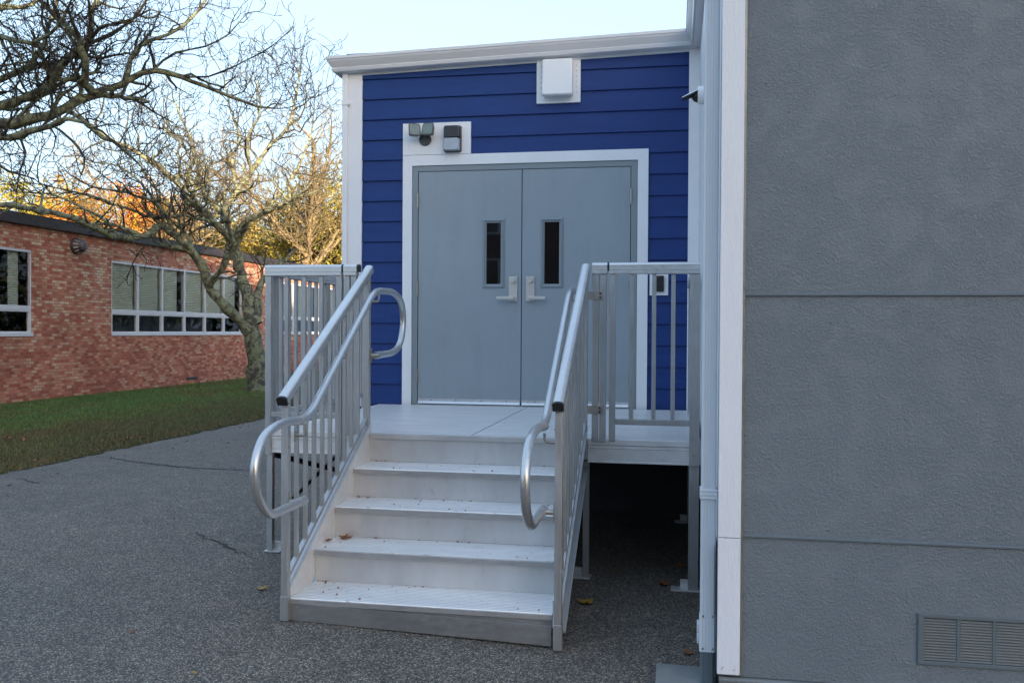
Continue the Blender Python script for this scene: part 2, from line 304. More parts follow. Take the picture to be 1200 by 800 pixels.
# ------------------------------------------------------------------ mesh builder (eye-level coordinates)
class MB:
    def __init__(s): s.v = []; s.f = []; s.sm = []
    def add(s, vs, fs, sm=False):
        n = len(s.v); s.v += [tuple(map(float, p)) for p in vs]; s.f += [tuple(i+n for i in f) for f in fs]; s.sm += [sm]*len(fs); return s
    def box(s, x0, x1, y0, y1, z0, z1):
        return s.hexa([(x0, y0, z0), (x1, y0, z0), (x1, y1, z0), (x0, y1, z0), (x0, y0, z1), (x1, y0, z1), (x1, y1, z1), (x0, y1, z1)])
    def hexa(s, p):
        return s.add(p, [(0, 3, 2, 1), (4, 5, 6, 7), (0, 1, 5, 4), (1, 2, 6, 5), (2, 3, 7, 6), (3, 0, 4, 7)])
    def prism(s, poly, axis, a, b, sm=False):      # polygon in the other two axes, extruded from a to b
        def P(q, t):
            return {'X': (t, q[0], q[1]), 'Y': (q[0], t, q[1]), 'Z': (q[0], q[1], t)}[axis]
        n = len(poly); vs = [P(q, a) for q in poly]+[P(q, b) for q in poly]
        fs = [tuple(range(n))[::-1], tuple(range(n, 2*n))]
        s.add(vs, fs); k = len(s.v)-2*n
        for i in range(n):
            j = (i+1) % n; s.f.append((k+i, k+j, k+n+j, k+n+i)); s.sm.append(sm)
        return s
    def beam(s, p, q, w, h, up=(0, 0, 1)):          # rectangular bar between two points
        p = Vector(p); q = Vector(q); d = (q-p).normalized(); u = Vector(up); sd_ = d.cross(u).normalized(); u2 = sd_.cross(d)
        vs = []
        for e in (p, q):
            for a, b_ in ((-1, -1), (1, -1), (1, 1), (-1, 1)): vs.append(e+sd_*a*w/2+u2*b_*h/2)
        return s.add(vs, [(0, 3, 2, 1), (4, 5, 6, 7), (0, 1, 5, 4), (1, 2, 6, 5), (2, 3, 7, 6), (3, 0, 4, 7)])
    def sweep(s, pts, prof, sm=True, cap=True, up=(0, 0, 1)):   # profile (side, up) swept along a path, mitred by averaging
        pts = [Vector(p) for p in pts]; n = len(prof); rings = []
        for i, p in enumerate(pts):
            d0 = (p-pts[i-1]).normalized() if i else None; d1 = (pts[i+1]-p).normalized() if i < len(pts)-1 else None
            d = (d0+d1).normalized() if d0 and d1 else (d0 or d1)
            sd_ = d.cross(Vector(up))
            if sd_.length < 1e-4: sd_ = Vector((1, 0, 0))
            sd_.normalize(); u2 = sd_.cross(d)
            k = 1.0
            if d0 and d1: k = 1/max(.5, d.dot(d1))
            rings.append([p+sd_*a*k+u2*b_ for a, b_ in prof])
        vs = [v for r_ in rings for v in r_]; fs = []
        for i in range(len(pts)-1):
            for j in range(n): fs.append((i*n+j, i*n+(j+1) % n, (i+1)*n+(j+1) % n, (i+1)*n+j))
        s.add(vs, fs, sm)
        if cap: s.add(rings[0], [tuple(range(n))[::-1]]); s.add(rings[-1], [tuple(range(n))])
        return s
    def tube(s, pts, r, n=14, cap=True):            # round pipe in 3D with parallel transport
        pts = [Vector(p) for p in pts]; rs = r if isinstance(r, (list, tuple)) else [r]*len(pts)
        t = (pts[1]-pts[0]).normalized(); u = t.orthogonal().normalized(); vs = []; fs = []
        for i, p in enumerate(pts):
            t2 = ((pts[i+1]-p).normalized() if i < len(pts)-1 else Vector()) + ((p-pts[i-1]).normalized() if i else Vector())
            t2.normalize(); u = (u-t2*u.dot(t2)).normalized(); w_ = t2.cross(u)
            for j in range(n):
                a = 2*math.pi*j/n; vs.append(p+(u*math.cos(a)+w_*math.sin(a))*rs[i])
        for i in range(len(pts)-1):
            for j in range(n): fs.append((i*n+j, i*n+(j+1) % n, (i+1)*n+(j+1) % n, (i+1)*n+j))
        s.add(vs, fs, True)
        if cap: s.add(vs[:n], [tuple(range(n))[::-1]]); s.add(vs[-n:], [tuple(range(n))])
        return s
    def build(s, name, mt, parent=None, bevel=0, kind=None, label=None):
        org = Vector(parent['_org']) if parent is not None else (Vector(s.v[0])*0)
        if parent is not None and '_org' not in parent: org = Vector()
        me = bpy.data.meshes.new(name)
        off = -org if parent is not None else Vector((0, 0, ZO))
        if parent is None: off = Vector((0, 0, ZO))
        me.from_pydata([(a+off.x, b_+off.y, c_+off.z) for a, b_, c_ in s.v], [], s.f)
        me.polygons.foreach_set('use_smooth', s.sm); me.update()
        o = bpy.data.objects.new(name, me); COL.objects.link(o); me.materials.append(M[mt] if isinstance(mt, str) else mt)
        if parent is not None: o.parent = parent; o['_org'] = list(parent['_org'])
        if bevel:
            bv = o.modifiers.new('bevel', 'BEVEL'); bv.width = bevel; bv.segments = 2; bv.limit_method = 'ANGLE'; bv.angle_limit = R(50)
        if kind: o['kind'] = kind
        if label: o['label'] = label
        return o
def empty(name, loc, label, cat, group=None):
    o = bpy.data.objects.new(name, None); COL.objects.link(o); o.empty_display_size = .1
    o.location = Vector(loc)+Vector((0, 0, ZO)); o['_org'] = list(loc)
    o['label'] = label; o['category'] = cat
    if group: o['group'] = group
    return o
def rebase(o, loc):                                  # give a single-mesh thing its own origin
    l = Vector(loc)+Vector((0, 0, ZO)); o.data.transform(Matrix.Translation(-l)); o.location = l
def tag(o, label, cat, group=None):
    o['label'] = label; o['category'] = cat
    if group: o['group'] = group
    return o
def B(*a): return MB().box(*a)

# ------------------------------------------------------------------ the ground
def gz(x):
    if x > 6: return -1.768-.0*(x-6)
    if x > -3.2: return -1.50-.041*(x+.54)
    pts = [(-3.2, -1.391), (-4.2, -1.368), (-6.4, -1.40), (-10, -1.50), (-14, -1.60), (-400, -1.62)]
    for (a, za), (b_, zb) in zip(pts, pts[1:]):
        if x >= b_: return za+(zb-za)*(x-a)/(b_-a)
    return -1.62
def strip_sheet(xs, ys, dz, jag=0, seed=1):
    rnd = random.Random(seed); s = MB(); nx = len(xs); vs = []
    for j, y in enumerate(ys):
        for i, x in enumerate(xs):
            xx = x+(rnd.uniform(-jag, jag) if (jag and i == nx-1) else 0)
            vs.append((xx, y, gz(xx)+dz))
    fs = [(j*nx+i, j*nx+i+1, (j+1)*nx+i+1, (j+1)*nx+i) for j in range(len(ys)-1) for i in range(nx-1)]
    return s.add(vs, fs, True)
strip_sheet([-900, -400, -60, -22, -14, -10, -6.4, -4.2, -3.2, 0, 6, 60, 900], [-900, -60, 0, 60, 900], -.03).build('ground', 'terrain', kind='structure')
strip_sheet([-13, -10, -6.6, -6.4, -5.2, -4.2, -3.6, -3.2, 0, 3, 6, 40], [-35.8, -20, -5, 0, 5, 10, 20, 40, 60], 0).build('asphalt_pavement', 'asphalt', kind='structure')
ys = [5+.12*i for i in range(300)]
strip_sheet([-14.2, -12, -10, -8.2, -7, -6.36], [-12]+ys, .006, .055, 3).build('lawn', 'lawn', kind='structure')
# grass blades
def np_mesh(name, V, F, mt, parent=None, smooth=False):
    V = np.asarray(V, dtype=np.float32); F = np.asarray(F, dtype=np.int32); k = F.shape[1]
    if parent is not None: V = V-np.array(parent['_org'], dtype=np.float32)
    else: V = V+np.array((0, 0, ZO), dtype=np.float32)
    me = bpy.data.meshes.new(name); me.vertices.add(len(V)); me.vertices.foreach_set('co', V.ravel())
    me.loops.add(F.size); me.loops.foreach_set('vertex_index', F.ravel())
    me.polygons.add(len(F)); me.polygons.foreach_set('loop_start', np.arange(0, F.size, k, dtype=np.int32)); me.polygons.foreach_set('loop_total', np.full(len(F), k, dtype=np.int32))
    if smooth: me.polygons.foreach_set('use_smooth', np.ones(len(F), dtype=bool))
    me.update(calc_edges=True); me.validate(); me.materials.append(M[mt])
    o = bpy.data.objects.new(name, me); COL.objects.link(o)
    if parent is not None: o.parent = parent
    return o
def blades(n, x0, x1, y0, y1, h, w, seed, name, label=None, edge=False):
    g = np.random.default_rng(seed)
    x = g.uniform(x0, x1, n); y = y0+(y1-y0)*g.random(n)**1.4
    if edge: x = x1-(x1-x0)*g.random(n)**2
    z = np.array([gz(a) for a in x])
    a = g.uniform(0, 2*np.pi, n); hh = h*g.uniform(.4, 1.2, n); ww = w*g.uniform(.6, 1.3, n); lean = g.normal(0, .45, (n, 2))*hh[:, None]
    p = np.stack([x, y, z], 1); d = np.stack([np.cos(a)*ww, np.sin(a)*ww, np.zeros(n)], 1)
    tip = p+np.stack([lean[:, 0], lean[:, 1], hh], 1)
    V = np.stack([p-d, p+d, tip], 1).reshape(-1, 3); F = np.arange(3*n).reshape(-1, 3)
    o = np_mesh(name, V, F, 'grass'); o['kind'] = 'stuff'
    if label: o['label'] = label
    o['category'] = 'grass'; return o
blades(170000, -14, -6.34, 5, 34, .045, .006, 5, 'lawn_grass', 'short dull green grass on the strip before the brick school wall')

g_l = random.Random(41); lp_ = []
for _ in range(420):
    x_ = -6.36-abs(g_l.gauss(0, .22)) if g_l.random() < .55 else g_l.uniform(-13.6, -6.4)
    if g_l.random() < .12: x_ = -6.36+abs(g_l.gauss(0, .5))
    y_ = g_l.uniform(6, 26); a_ = g_l.uniform(0, 6.28); q_ = g_l.uniform(.012, .034); z_ = gz(x_)+(.03 if x_ < -6.4 else .006)
    lp_.append([(x_+q_*math.cos(a_), y_+q_*math.sin(a_), z_), (x_+q_*.6*math.cos(a_+1.5), y_+q_*.6*math.sin(a_+1.5), z_+.012), (x_-q_*math.cos(a_), y_-q_*math.sin(a_), z_+.004), (x_+q_*.6*math.cos(a_-1.5), y_+q_*.6*math.sin(a_-1.5), z_+.010)])
ll = np_mesh('leaf_litter', np.array(lp_).reshape(-1, 3), np.arange(len(lp_)*4).reshape(-1, 4), 'leaf_dead')
ll['kind'] = 'stuff'; ll['label'] = 'scattered dry brown leaf litter in the grass and along its ragged edge'; ll['category'] = 'leaf litter'
# cracks in the asphalt
def crack(path, w, seed):
    rnd = random.Random(seed); s = MB(); pts = []
    P = [at(x, y, Z=-1.4) for x, y in path]
    P = [Vector((p.x, p.y, 0))*(gz(p.x)/-1.4) for p in P]
    fine = []
    for a, b_ in zip(P, P[1:]):
        n = max(2, int((b_-a).length/.035))
        for i in range(n): fine.append(a.lerp(b_, i/n)+Vector((rnd.gauss(0, .012), rnd.gauss(0, .016), 0)))
    vs = []; fs = []
    for i, p in enumerate(fine):
        t = math.sin(math.pi*i/(len(fine)-1)); ww = w*(.15+.85*t)*rnd.uniform(.4, 1.4)
        vs += [(p.x, p.y-ww, gz(p.x)+.004), (p.x, p.y+ww, gz(p.x)+.004)]
        if i: k = 2*i; fs.append((k-2, k, k+1, k-1))
    s.add(vs, fs); s.build('pavement_crack', 'crack', kind='structure')
crack([(112, 534), (150, 540), (200, 546), (240, 549), (300, 552), (330, 552)], .020, 1)
crack([(226, 621), (248, 632), (270, 641), (290, 651), (312, 657)], .011, 2)
crack([(20, 560), (45, 566), (60, 561)], .010, 3)
crack([(165, 603), (176, 618)], .004, 4)

# ------------------------------------------------------------------ blue modular building
YB = 7.67; XL, XR = -2.905, .185
bb = empty('blue_building', (XL, YB, -1.45), 'flat-roofed modular building clad in blue lap siding around the grey double door', 'building')
def roofz(x): return 2.30+(x+2.905)*.0262          # underside line of the sloping eave
SX0, SX1 = -2.735, .097; zs = -.469-.1788
def siding(x0, x1, zlo, zhi, s):
    # lap boards: each leans out at its bottom edge
    k = -2
    while zs+k*.1788 < zhi:
        a = zs+k*.1788; c = a+.1788; k += 1
        if c <= zlo or a >= zhi: continue
        a2 = max(a, zlo); c2 = min(c, zhi); ya = YB-.016*(1-(a2-a)/.1788)-.002; yc = YB-.016*(1-(c2-a)/.1788)-.002
        s.add([(x0, ya, a2), (x1, ya, a2), (x1, yc, c2), (x0, yc, c2)], [(0, 1, 2, 3)])
        s.add([(x0, YB+.002, a2), (x1, YB+.002, a2), (x1, ya, a2), (x0, ya, a2)], [(0, 1, 2, 3)])
s = MB()
siding(SX0, -2.357, -.672, 2.3, s); siding(-.230, SX1, -.672, 2.36, s); siding(-2.357, -1.75, 1.806, 2.34, s); siding(-1.75, -.230, 1.528, 2.36, s)
s.build('siding', 'siding', bb)
for xj, kj in ((-2.52, 4), (-1.95, 14), (-.55, 15), (-1.30, 13), (-.10, 9), (-2.45, 9), (-1.1, 12), (-.05, 4)):
    a = zs+kj*.1788
    MB().hexa([(xj, YB-.0195, a+.001), (xj+.0025, YB-.0195, a+.001), (xj+.0025, YB-.010, a+.001), (xj, YB-.010, a+.001), (xj, YB-.0045, a+.176), (xj+.0025, YB-.0045, a+.176), (xj+.0025, YB+.001, a+.176), (xj, YB+.001, a+.176)]).build('butt_joint', 'siding', bb)
# body behind the cladding
s = MB(); s.box(XL+.02, XR+.3, YB+.003, YB+.02, -.672, 2.45); s.box(XL+.02, XL+.04, YB+.02, 19, -.672, 2.45); s.box(XL+.04, XR+6, 18.98, 19, -.672, 2.45)
s.build('wall', 'siding', bb)
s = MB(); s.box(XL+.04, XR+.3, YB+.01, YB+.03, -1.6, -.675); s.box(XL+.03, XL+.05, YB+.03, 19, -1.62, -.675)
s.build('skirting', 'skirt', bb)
B(-2.905, SX0, YB-.028, YB+.002, -.672, 2.31).build('corner_trim', 'white', bb, .002)
B(SX1, XR, YB-.028, YB+.002, -.672, 2.42).build('corner_trim', 'white', bb, .002)
# flat conduit down the left corner
s = MB(); s.box(-2.912, -2.862, YB-.05, YB-.030, -.672, 2.30); cd = s.build('corner_conduit', 'white', bb, .006)
B(-2.916, -2.840, YB-.055, YB-.029, 1.985, 2.01).build('conduit_strap', 'whitebox', cd, .002)
# door casing with board above for the lamps
C0, C1, C2, C3 = -2.357, -2.273, -.318, -.230; ZT0, ZT1 = 1.437, 1.528
s = MB()
s.prism([(C0, -.668), (C1, -.668), (C1, ZT0), (C0, ZT1)], 'Y', YB-.032, YB+.002)
s.prism([(C2, -.668), (C3, -.668), (C3, ZT1), (C2, ZT0)], 'Y', YB-.032, YB+.002)
s.prism([(C0, ZT1), (C1, ZT0), (C2, ZT0), (C3, ZT1)], 'Y', YB-.032, YB+.002)
cs = s.build('door_casing', 'white', bb, .0015)
B(C0, -1.75, YB-.033, YB+.002, ZT1+.003, 1.806).build('mounting_board', 'white', cs, .002)
# steel frame
D0, D1, DT, DB = -2.222, -.372, 1.388, -.625; DM = -1.300
s = MB(); y0, y1 = YB-.052, YB-.002
s.prism([(C1+.003, -.655), (D0, -.655), (D0, DT), (C1+.003, ZT0-.003)], 'Y', y0+.03, y1)
s.prism([(D1, -.655), (C2-.003, -.655), (C2-.003, ZT0-.003), (D1, DT)], 'Y', y0+.03, y1)
s.prism([(C1+.003, ZT0-.003), (D0, DT), (D1, DT), (C2-.003, ZT0-.003)], 'Y', y0+.03, y1)
s.build('door_frame', 'frame', bb, .002)
B(D0, D1, YB-.03, YB+.0, -.658, -.640).build('threshold', 'railtop', bb, .003)
def door(x0, x1, lx0, lx1, hx, side):
    # leaf is built round the vision light so that the opening is real
    z0, z1 = -.618, DT-.004; lz0, lz1 = .405, .932; ya, yb = YB-.016, YB+.03
    s = MB(); X = [x0, lx0, lx1, x1]; Z = [z0, lz0, lz1, z1]
    for i in range(3):
        for j in range(3):
            if i == 1 and j == 1: continue
            s.add([(X[i], ya, Z[j]), (X[i+1], ya, Z[j]), (X[i+1], ya, Z[j+1]), (X[i], ya, Z[j+1])], [(0, 1, 2, 3)])
    s.add([(x0, ya, z0), (x0, yb, z0), (x0, yb, z1), (x0, ya, z1)], [(0, 1, 2, 3)]); s.add([(x1, ya, z0), (x1, yb, z0), (x1, yb, z1), (x1, ya, z1)], [(3, 2, 1, 0)])
    s.add([(x0, ya, z1), (x1, ya, z1), (x1, yb, z1), (x0, yb, z1)], [(0, 1, 2, 3)]); s.add([(x0, ya, z0), (x1, ya, z0), (x1, yb, z0), (x0, yb, z0)], [(3, 2, 1, 0)])
    d = s.build('door', 'door', bb)
    s = MB(); f0 = .036
    ox0, ox1, oz0, oz1 = lx0-f0, lx1+f0, lz0-f0, lz1+f0
    for (a, b_, c_, e) in (((ox0, oz0), (ox1, oz0), (lx1, lz0), (lx0, lz0)), ((ox1, oz0), (ox1, oz1), (lx1, lz1), (lx1, lz0)), ((ox1, oz1), (ox0, oz1), (lx0, lz1), (lx1, lz1)), ((ox0, oz1), (ox0, oz0), (lx0, lz0), (lx0, lz1))):
        # outer edge 4 mm proud, ridge, then sloping in to the glass
        m0 = [tuple(Vector(p).lerp(Vector(q), .45)) for p, q in ((a, e), (b_, c_))]
        s.add([(a[0], ya-.004, a[1]), (b_[0], ya-.004, b_[1]), (m0[1][0], ya-.014, m0[1][1]), (m0[0][0], ya-.014, m0[0][1]), (c_[0], ya+.004, c_[1]), (e[0], ya+.004, e[1]), (a[0], ya+.001, a[1]), (b_[0], ya+.001, b_[1])],
              [(0, 1, 2, 3), (3, 2, 4, 5), (6, 7, 1, 0)])
    s.build('lite_frame', 'frame', d)
    B(lx0-.002, lx1+.002, ya+.003, ya+.008, lz0-.002, lz1+.002).build('lite_glass', 'doorglass', d)
    # lever handle on its plate
    hz0, hz1 = .258, .468
    s = MB(); s.box(hx-.037, hx+.037, ya-.014, ya-.001, hz0, hz1)
    s.tube([(hx, ya-.013, .432), (hx, ya-.034, .432)], .021, 20); s.tube([(hx, ya-.034, .432), (hx, ya-.038, .432)], .014, 20)
    s.tube([(hx, ya-.013, .285), (hx, ya-.062, .285)], .017, 18)
    s.beam((hx+.012*-side, ya-.060, .285), (hx+side*.148*.92, ya-.058, .283), .016, .026)
    s.build('lever_handle', 'steel', d, .003)
    # hinges
    xh = x0-.006 if side < 0 else x1+.006
    for hz in (1.135, .365, -.40):
        s = MB(); s.tube([(xh, ya-.012, hz-.057), (xh, ya-.012, hz+.057)], .0085, 12)
        for kz in (-.06, .06): s.tube([(xh, ya-.012, hz+kz-.004), (xh, ya-.012, hz+kz+.004)], .0055, 10)
        s.build('hinge', 'bracket', d)
    s = MB(); s.box(x0+.004, x1-.004, ya-.010, ya-.001, -.628, -.590)
    s.prism([(ya-.010, -.628), (ya-.024, -.632), (ya-.010, -.612)], 'X', x0+.004, x1-.004)
    s.build('door_sweep', 'railtop', d)
    for i in range(4):
        xx = x0+.12+i*(x1-x0-.24)/3; MB().tube([(xx, ya-.010, -.602), (xx, ya-.013, -.602)], .005, 8).build('sweep_screw', 'dark_steel', d)
    return d
GA, GB, GC, GD = [at(x_, 300, Y=YB).x for x_ in (570.4, 587.2, 638.2, 655.6)]
door(D0+.006, DM-.004, GA, GB, -1.371, -1)
door(DM+.004, D1-.006, GC, GD, -1.222, 1)
B(DM-.004, DM+.004, YB+.004, YB+.012, -.618, DT-.01).build('door_gap_seal', 'black', bb)

# gutter: ogee profile following the eave, round both corners
def gprof(h=.128, w=.118):
    # (out, up) measured from wall face / bottom
    return [(0, 0), (.055, 0), (.070, .006), (.078, .030), (.074, .037), (.092, .062), (.108, .086), (w-.006, .100), (w, .104), (w, h), (w-.012, h), (w-.012, h-.012), (.006, h-.012), (0, h-.012)]
def gsweep(path, nrm, s):                            # path of wall points with outward mitre vectors
    pr = gprof(); n = len(pr); vs = []
    for p, nv in zip(path, nrm):
        for a, b_ in pr: vs.append((p[0]+nv[0]*a, p[1]+nv[1]*a, p[2]+b_))
    fs = []
    for i in range(len(path)-1):
        for j in range(n): fs.append((i*n+j, (i+1)*n+j, (i+1)*n+(j+1) % n, i*n+(j+1) % n))
    s.add(vs, fs); s.add(vs[:n], [tuple(range(n))]); s.add(vs[-n:], [tuple(range(n))[::-1]])
zl, zr = 2.262, 2.342; yw = YB-.030
s = MB(); gsweep([(XL-.005, 19, zl), (XL-.005, yw, zl), (XR, yw, zr), (XR, 3.6, zr)], [(-1, 0), (-1, -1), (-1, -1), (-1, 0)], s)
gt = s.build('gutter', 'gutter', bb)
s = MB(); s.prism([(XL-.03, zl+.100), (XR+.2, zr+.100), (XR+.2, zr+.150), (XL+.15, zl+.134+.012), (XL-.03, zl+.112)], 'Y', yw+.004, 19.1)
s.build('roof', 'membrane', bb)
# fascia behind gutter
s = MB(); s.prism([(XL, zl-.02), (XR, zr-.02), (XR, zr+.09), (XL, zl+.09)], 'Y', yw+.006, YB+.001); s.build('fascia', 'white', bb)

# ------------------------------------------------------------------ grey modular building (nearer, right)
YG = 3.85
gb = empty('grey_building', (XR, YG, -1.5), 'near building end clad in grey knockdown stucco panels with a pale corner board', 'building')
s = MB()
vx0, vx1, vz0, vz1 = .974, 1.395, -1.318, -1.122
xs_ = [.276, vx0, vx1, 8.0]; zz = [-1.425, vz0, vz1, 2.5]
for i in range(3):
    for j in range(3):
        if i == 1 and j == 1: continue
        s.add([(xs_[i], YG, zz[j]), (xs_[i+1], YG, zz[j]), (xs_[i+1], YG, zz[j+1]), (xs_[i], YG, zz[j+1])], [(0, 1, 2, 3)])
s.box(.2, 8.0, YG+.06, YG+.08, -1.425, 2.5); s.box(7.98, 8.0, YG+.08, 19, -1.425, 2.5)
s.build('stucco_wall', 'stucco', gb)
B(XR, XR+.012, YG+.003, YB-.002, -.9, 2.45).build('side_wall', 'white', gb)
B(XR+.003, XR+.015, YG+.003, YB-.002, -1.6, -.9).build('side_skirting', 'skirt', gb)
s = MB(); s.box(XR-.004, .272, YG-.022, YG+.004, -.846, 2.46); s.box(XR-.004, .272, YG-.022, YG+.004, -1.414, -.849)
s.build('corner_board', 'trimnear', gb, .002)
for xx, z_ in ((.20, -1.39), (.25, -1.392), (.205, -1.383)): MB().tube([(xx, YG-.021, z_), (xx, YG-.0235, z_)], .0028, 8).build('nail_head', 'bracket', gb)
s = MB(); s.box(.273, .282, YG-.010, YG+.004, -1.42, 2.46); s.build('edge_bead', 'bracket', gb)
for zc in (.1555, -.8395):
    s = MB(); s.prism([(YG+.001, zc-.006), (YG-.004, zc-.0065), (YG-.008, zc-.004), (YG-.008, zc+.002), (YG-.003, zc+.006), (YG+.001, zc+.006)], 'X', .283, 8.0)
    s.build('panel_flashing', 'stuccotrim', gb)
s = MB(); s.box(.19, 8, YG-.012, YG+.02, -1.80, -1.428); s.prism([(YG-.012, -1.430), (YG-.020, -1.436), (YG-.020, -1.444), (YG-.012, -1.448)], 'X', .19, 8); s.build('base_skirting', 'skirtgrey', gb, .001)
B(XR+.01, 8, YG+.02, 19, 2.46, 2.52).build('roof', 'membrane', gb)
for xx, z_ in ((.36, 1.02), (.62, .04), (.655, -1.0), (.62, -.805), (1.22, -.81), (.45, .9)): MB().tube([(xx, YG-.001, z_), (xx, YG-.003, z_)], .0025, 8).build('panel_nail', 'black', gb)
# foundation vent: frame, three louvre panels
s = MB(); fx = .012
s.box(vx0-.008, vx1+.008, YG-.009, YG+.001, vz1-.012, vz1+.004); s.box(vx0-.008, vx1+.008, YG-.009, YG+.001, vz0-.004, vz0+.012)
s.box(vx0-.008, vx0+.012, YG-.009, YG+.001, vz0+.012, vz1-.012); s.box(vx1-.012, vx1+.008, YG-.009, YG+.001, vz0+.012, vz1-.012)
fv = s.build('foundation_vent', 'stuccotrim', gb, .0015)
w3 = (vx1-vx0-.024)/3
for k in (1, 2): B(vx0+.012+k*w3-.006, vx0+.012+k*w3+.006, YG-.006, YG+.003, vz0+.012, vz1-.012).build('vent_mullion', 'stuccotrim', fv)
for k in range(3):
    s = MB(); a = vx0+.012+k*w3+(.007 if k else 0); b_ = vx0+.012+(k+1)*w3-(.007 if k < 2 else 0)
    for i in range(15):
        z_ = vz0+.016+i*.0112
        s.prism([(YG+.008, z_+.006), (YG-.006, z_-.001), (YG-.007, z_+.002), (YG+.008, z_+.0085)], 'X', a, b_)
    s.box(a, a+.004, YG+.001, YG+.02, vz0+.012, vz1-.012)
    lp = s.build('louvre_panel', 'ventpaint', fv); B(a, b_, YG+.022, YG+.024, vz0+.01, vz1-.01).build('dark_backing', 'black', lp)  # black backing stands for the dark between the louvres

# downspout on the return wall
dsp = empty('downspout', (.15, 3.97, -1.5), 'white rectangular downspout beside the pale corner board of the grey wall', 'downspout')
def rib_profile(x0, x1, y0, y1, r=.008):
    # fluted rectangular section in XY
    out = []
    n = 4
    for i in range(n+1):
        t = i/n; x = x0+r+(x1-x0-2*r)*t; out.append((x, y0)); 
        if i < n:
            w_ = (x1-x0-2*r)/n; out += [(x+w_*.38, y0), (x+w_*.44, y0+.0018), (x+w_*.56, y0+.0018), (x+w_*.62, y0)]
    out += [(x1, y0+r), (x1, y1-r), (x1-r, y1), (x0+r, y1), (x0, y1-r), (x0, y0+r)]
    return out
X0, X1, Y0, Y1 = .113, .176, 3.905, 3.985
MB().prism(rib_profile(X0, X1, Y0, Y1), 'Z', -1.345, 2.34).build('pipe', 'downspout', dsp)
s = MB(); s.prism(rib_profile(X0-.0025, X1+.0025, Y0-.0025, Y1+.0025), 'Z', -1.352, -1.205); s.build('elbow_collar', 'downspout', dsp)
s = MB(); s.prism(rib_profile(X0+.002, X1-.002, Y0+.002, Y1-.002), 'Z', -1.50, -1.34); s.build('outlet', 'stuccotrim', dsp)
s = MB()
for i, z_ in enumerate((-.700, -.684, -.668)): s.prism([(X0-.005, Y0-.006), (X1+.006, Y0-.006), (X1+.006, Y1+.004), (X0-.005, Y1+.004)], 'Z', z_-.004, z_+.004)
s.box(X0-.003, X1+.003, Y0-.0035, Y1+.002, -.705, -.662); s.build('strap', 'downspout', dsp, .001)
for xx in (X0+.012, X1-.010):
    for z_ in (-1.20, -1.337): MB().tube([(xx, Y0-.002, z_), (xx, Y0-.006, z_)], .0045, 8).build('screw', 'bracket', dsp)
s = MB()
for i in range(9): s.prism([(X0-.012, Y0+.01), (X0-.001, Y0+.01), (X0-.001, Y1-.01), (X0-.012, Y1-.01)], 'Z', -1.32+i*.0095, -1.3145+i*.0095)
s.build('elbow_flute', 'downspout', dsp)
o = MB().hexa([(-.072, 3.55, gz(-.072)-.01), (.17, 3.55, gz(.17)-.01), (.17, 4.12, gz(.17)-.01), (-.072, 4.12, gz(-.072)-.01), (-.072, 3.55, gz(-.072)+.045), (.17, 3.55, gz(.17)+.05), (.17, 4.12, gz(.17)+.035), (-.072, 4.12, gz(-.072)+.03)]).build('splash_block', 'concrete', bevel=.004)
rebase(o, (.05, 3.8, gz(.05))); tag(o, 'flat grey concrete splash block on the asphalt at the foot of the downspout', 'splash block')

# ------------------------------------------------------------------ things on the blue wall
# twin floodlight
fl = empty('flood_light', (-2.10, YB-.033, 1.66), 'bronze twin-head floodlight on the white board above the door', 'floodlight')
FP = at(498, 163.5, Y=YB-.045); FX, FZ = FP.x, FP.z; FL = at(485.5, 152.5, Y=YB-.12); FR = at(501.8, 151.7, Y=YB-.12)
s = MB(); s.tube([(FX, YB-.034, FZ), (FX, YB-.058, FZ)], [.056, .048], 28); s.build('wall_plate', 'lamphousing', fl)
for sx, tx, tz, yaw_ in ((-1, FL.x, FL.z, R(30)), (1, FR.x, FR.z, R(-8))):
    s = MB(); s.tube([(FX+sx*.02, YB-.05, FZ+.012), (FX+sx*.03, YB-.08, FZ+.03), (tx*.5+FX*.5, YB-.10, FZ*.5+tz*.5), (tx, YB-.09, tz)], .011, 10); arm = s.build('lamp_arm', 'lamphousing', fl)
    rot = Matrix.Rotation(yaw_, 3, 'Z') @ Matrix.Rotation(R(-14), 3, 'X')
    def hd(w_, h_, d0, d1, r=.02):
        pl = []
        for cx, cz, a0 in ((w_-r, h_-r, 0), (-w_+r, h_-r, 90), (-w_+r, -h_+r, 180), (w_-r, -h_+r, 270)):
            for k in range(5): a = R(a0+k*22.5); pl.append((cx+r*math.cos(a), cz+r*math.sin(a)))
        n = len(pl); c0_ = Vector((tx, YB-.12, tz))
        V = [c0_+rot @ Vector((p[0], d0, p[1])) for p in pl]+[c0_+rot @ Vector((p[0]*.8, d1, p[1]*.8)) for p in pl]
        F = [tuple(range(n)), tuple(range(n, 2*n))[::-1]]+[(i, (i+1) % n, n+(i+1) % n, n+i) for i in range(n)]
        return MB().add(V, F)
    lh = hd(.052, .056, -.012, .035).build('lamp_head', 'lamphousing', fl)
    hd(.044, .048, -.0145, -.010, .015).build('lamp_face', 'lampface', lh)
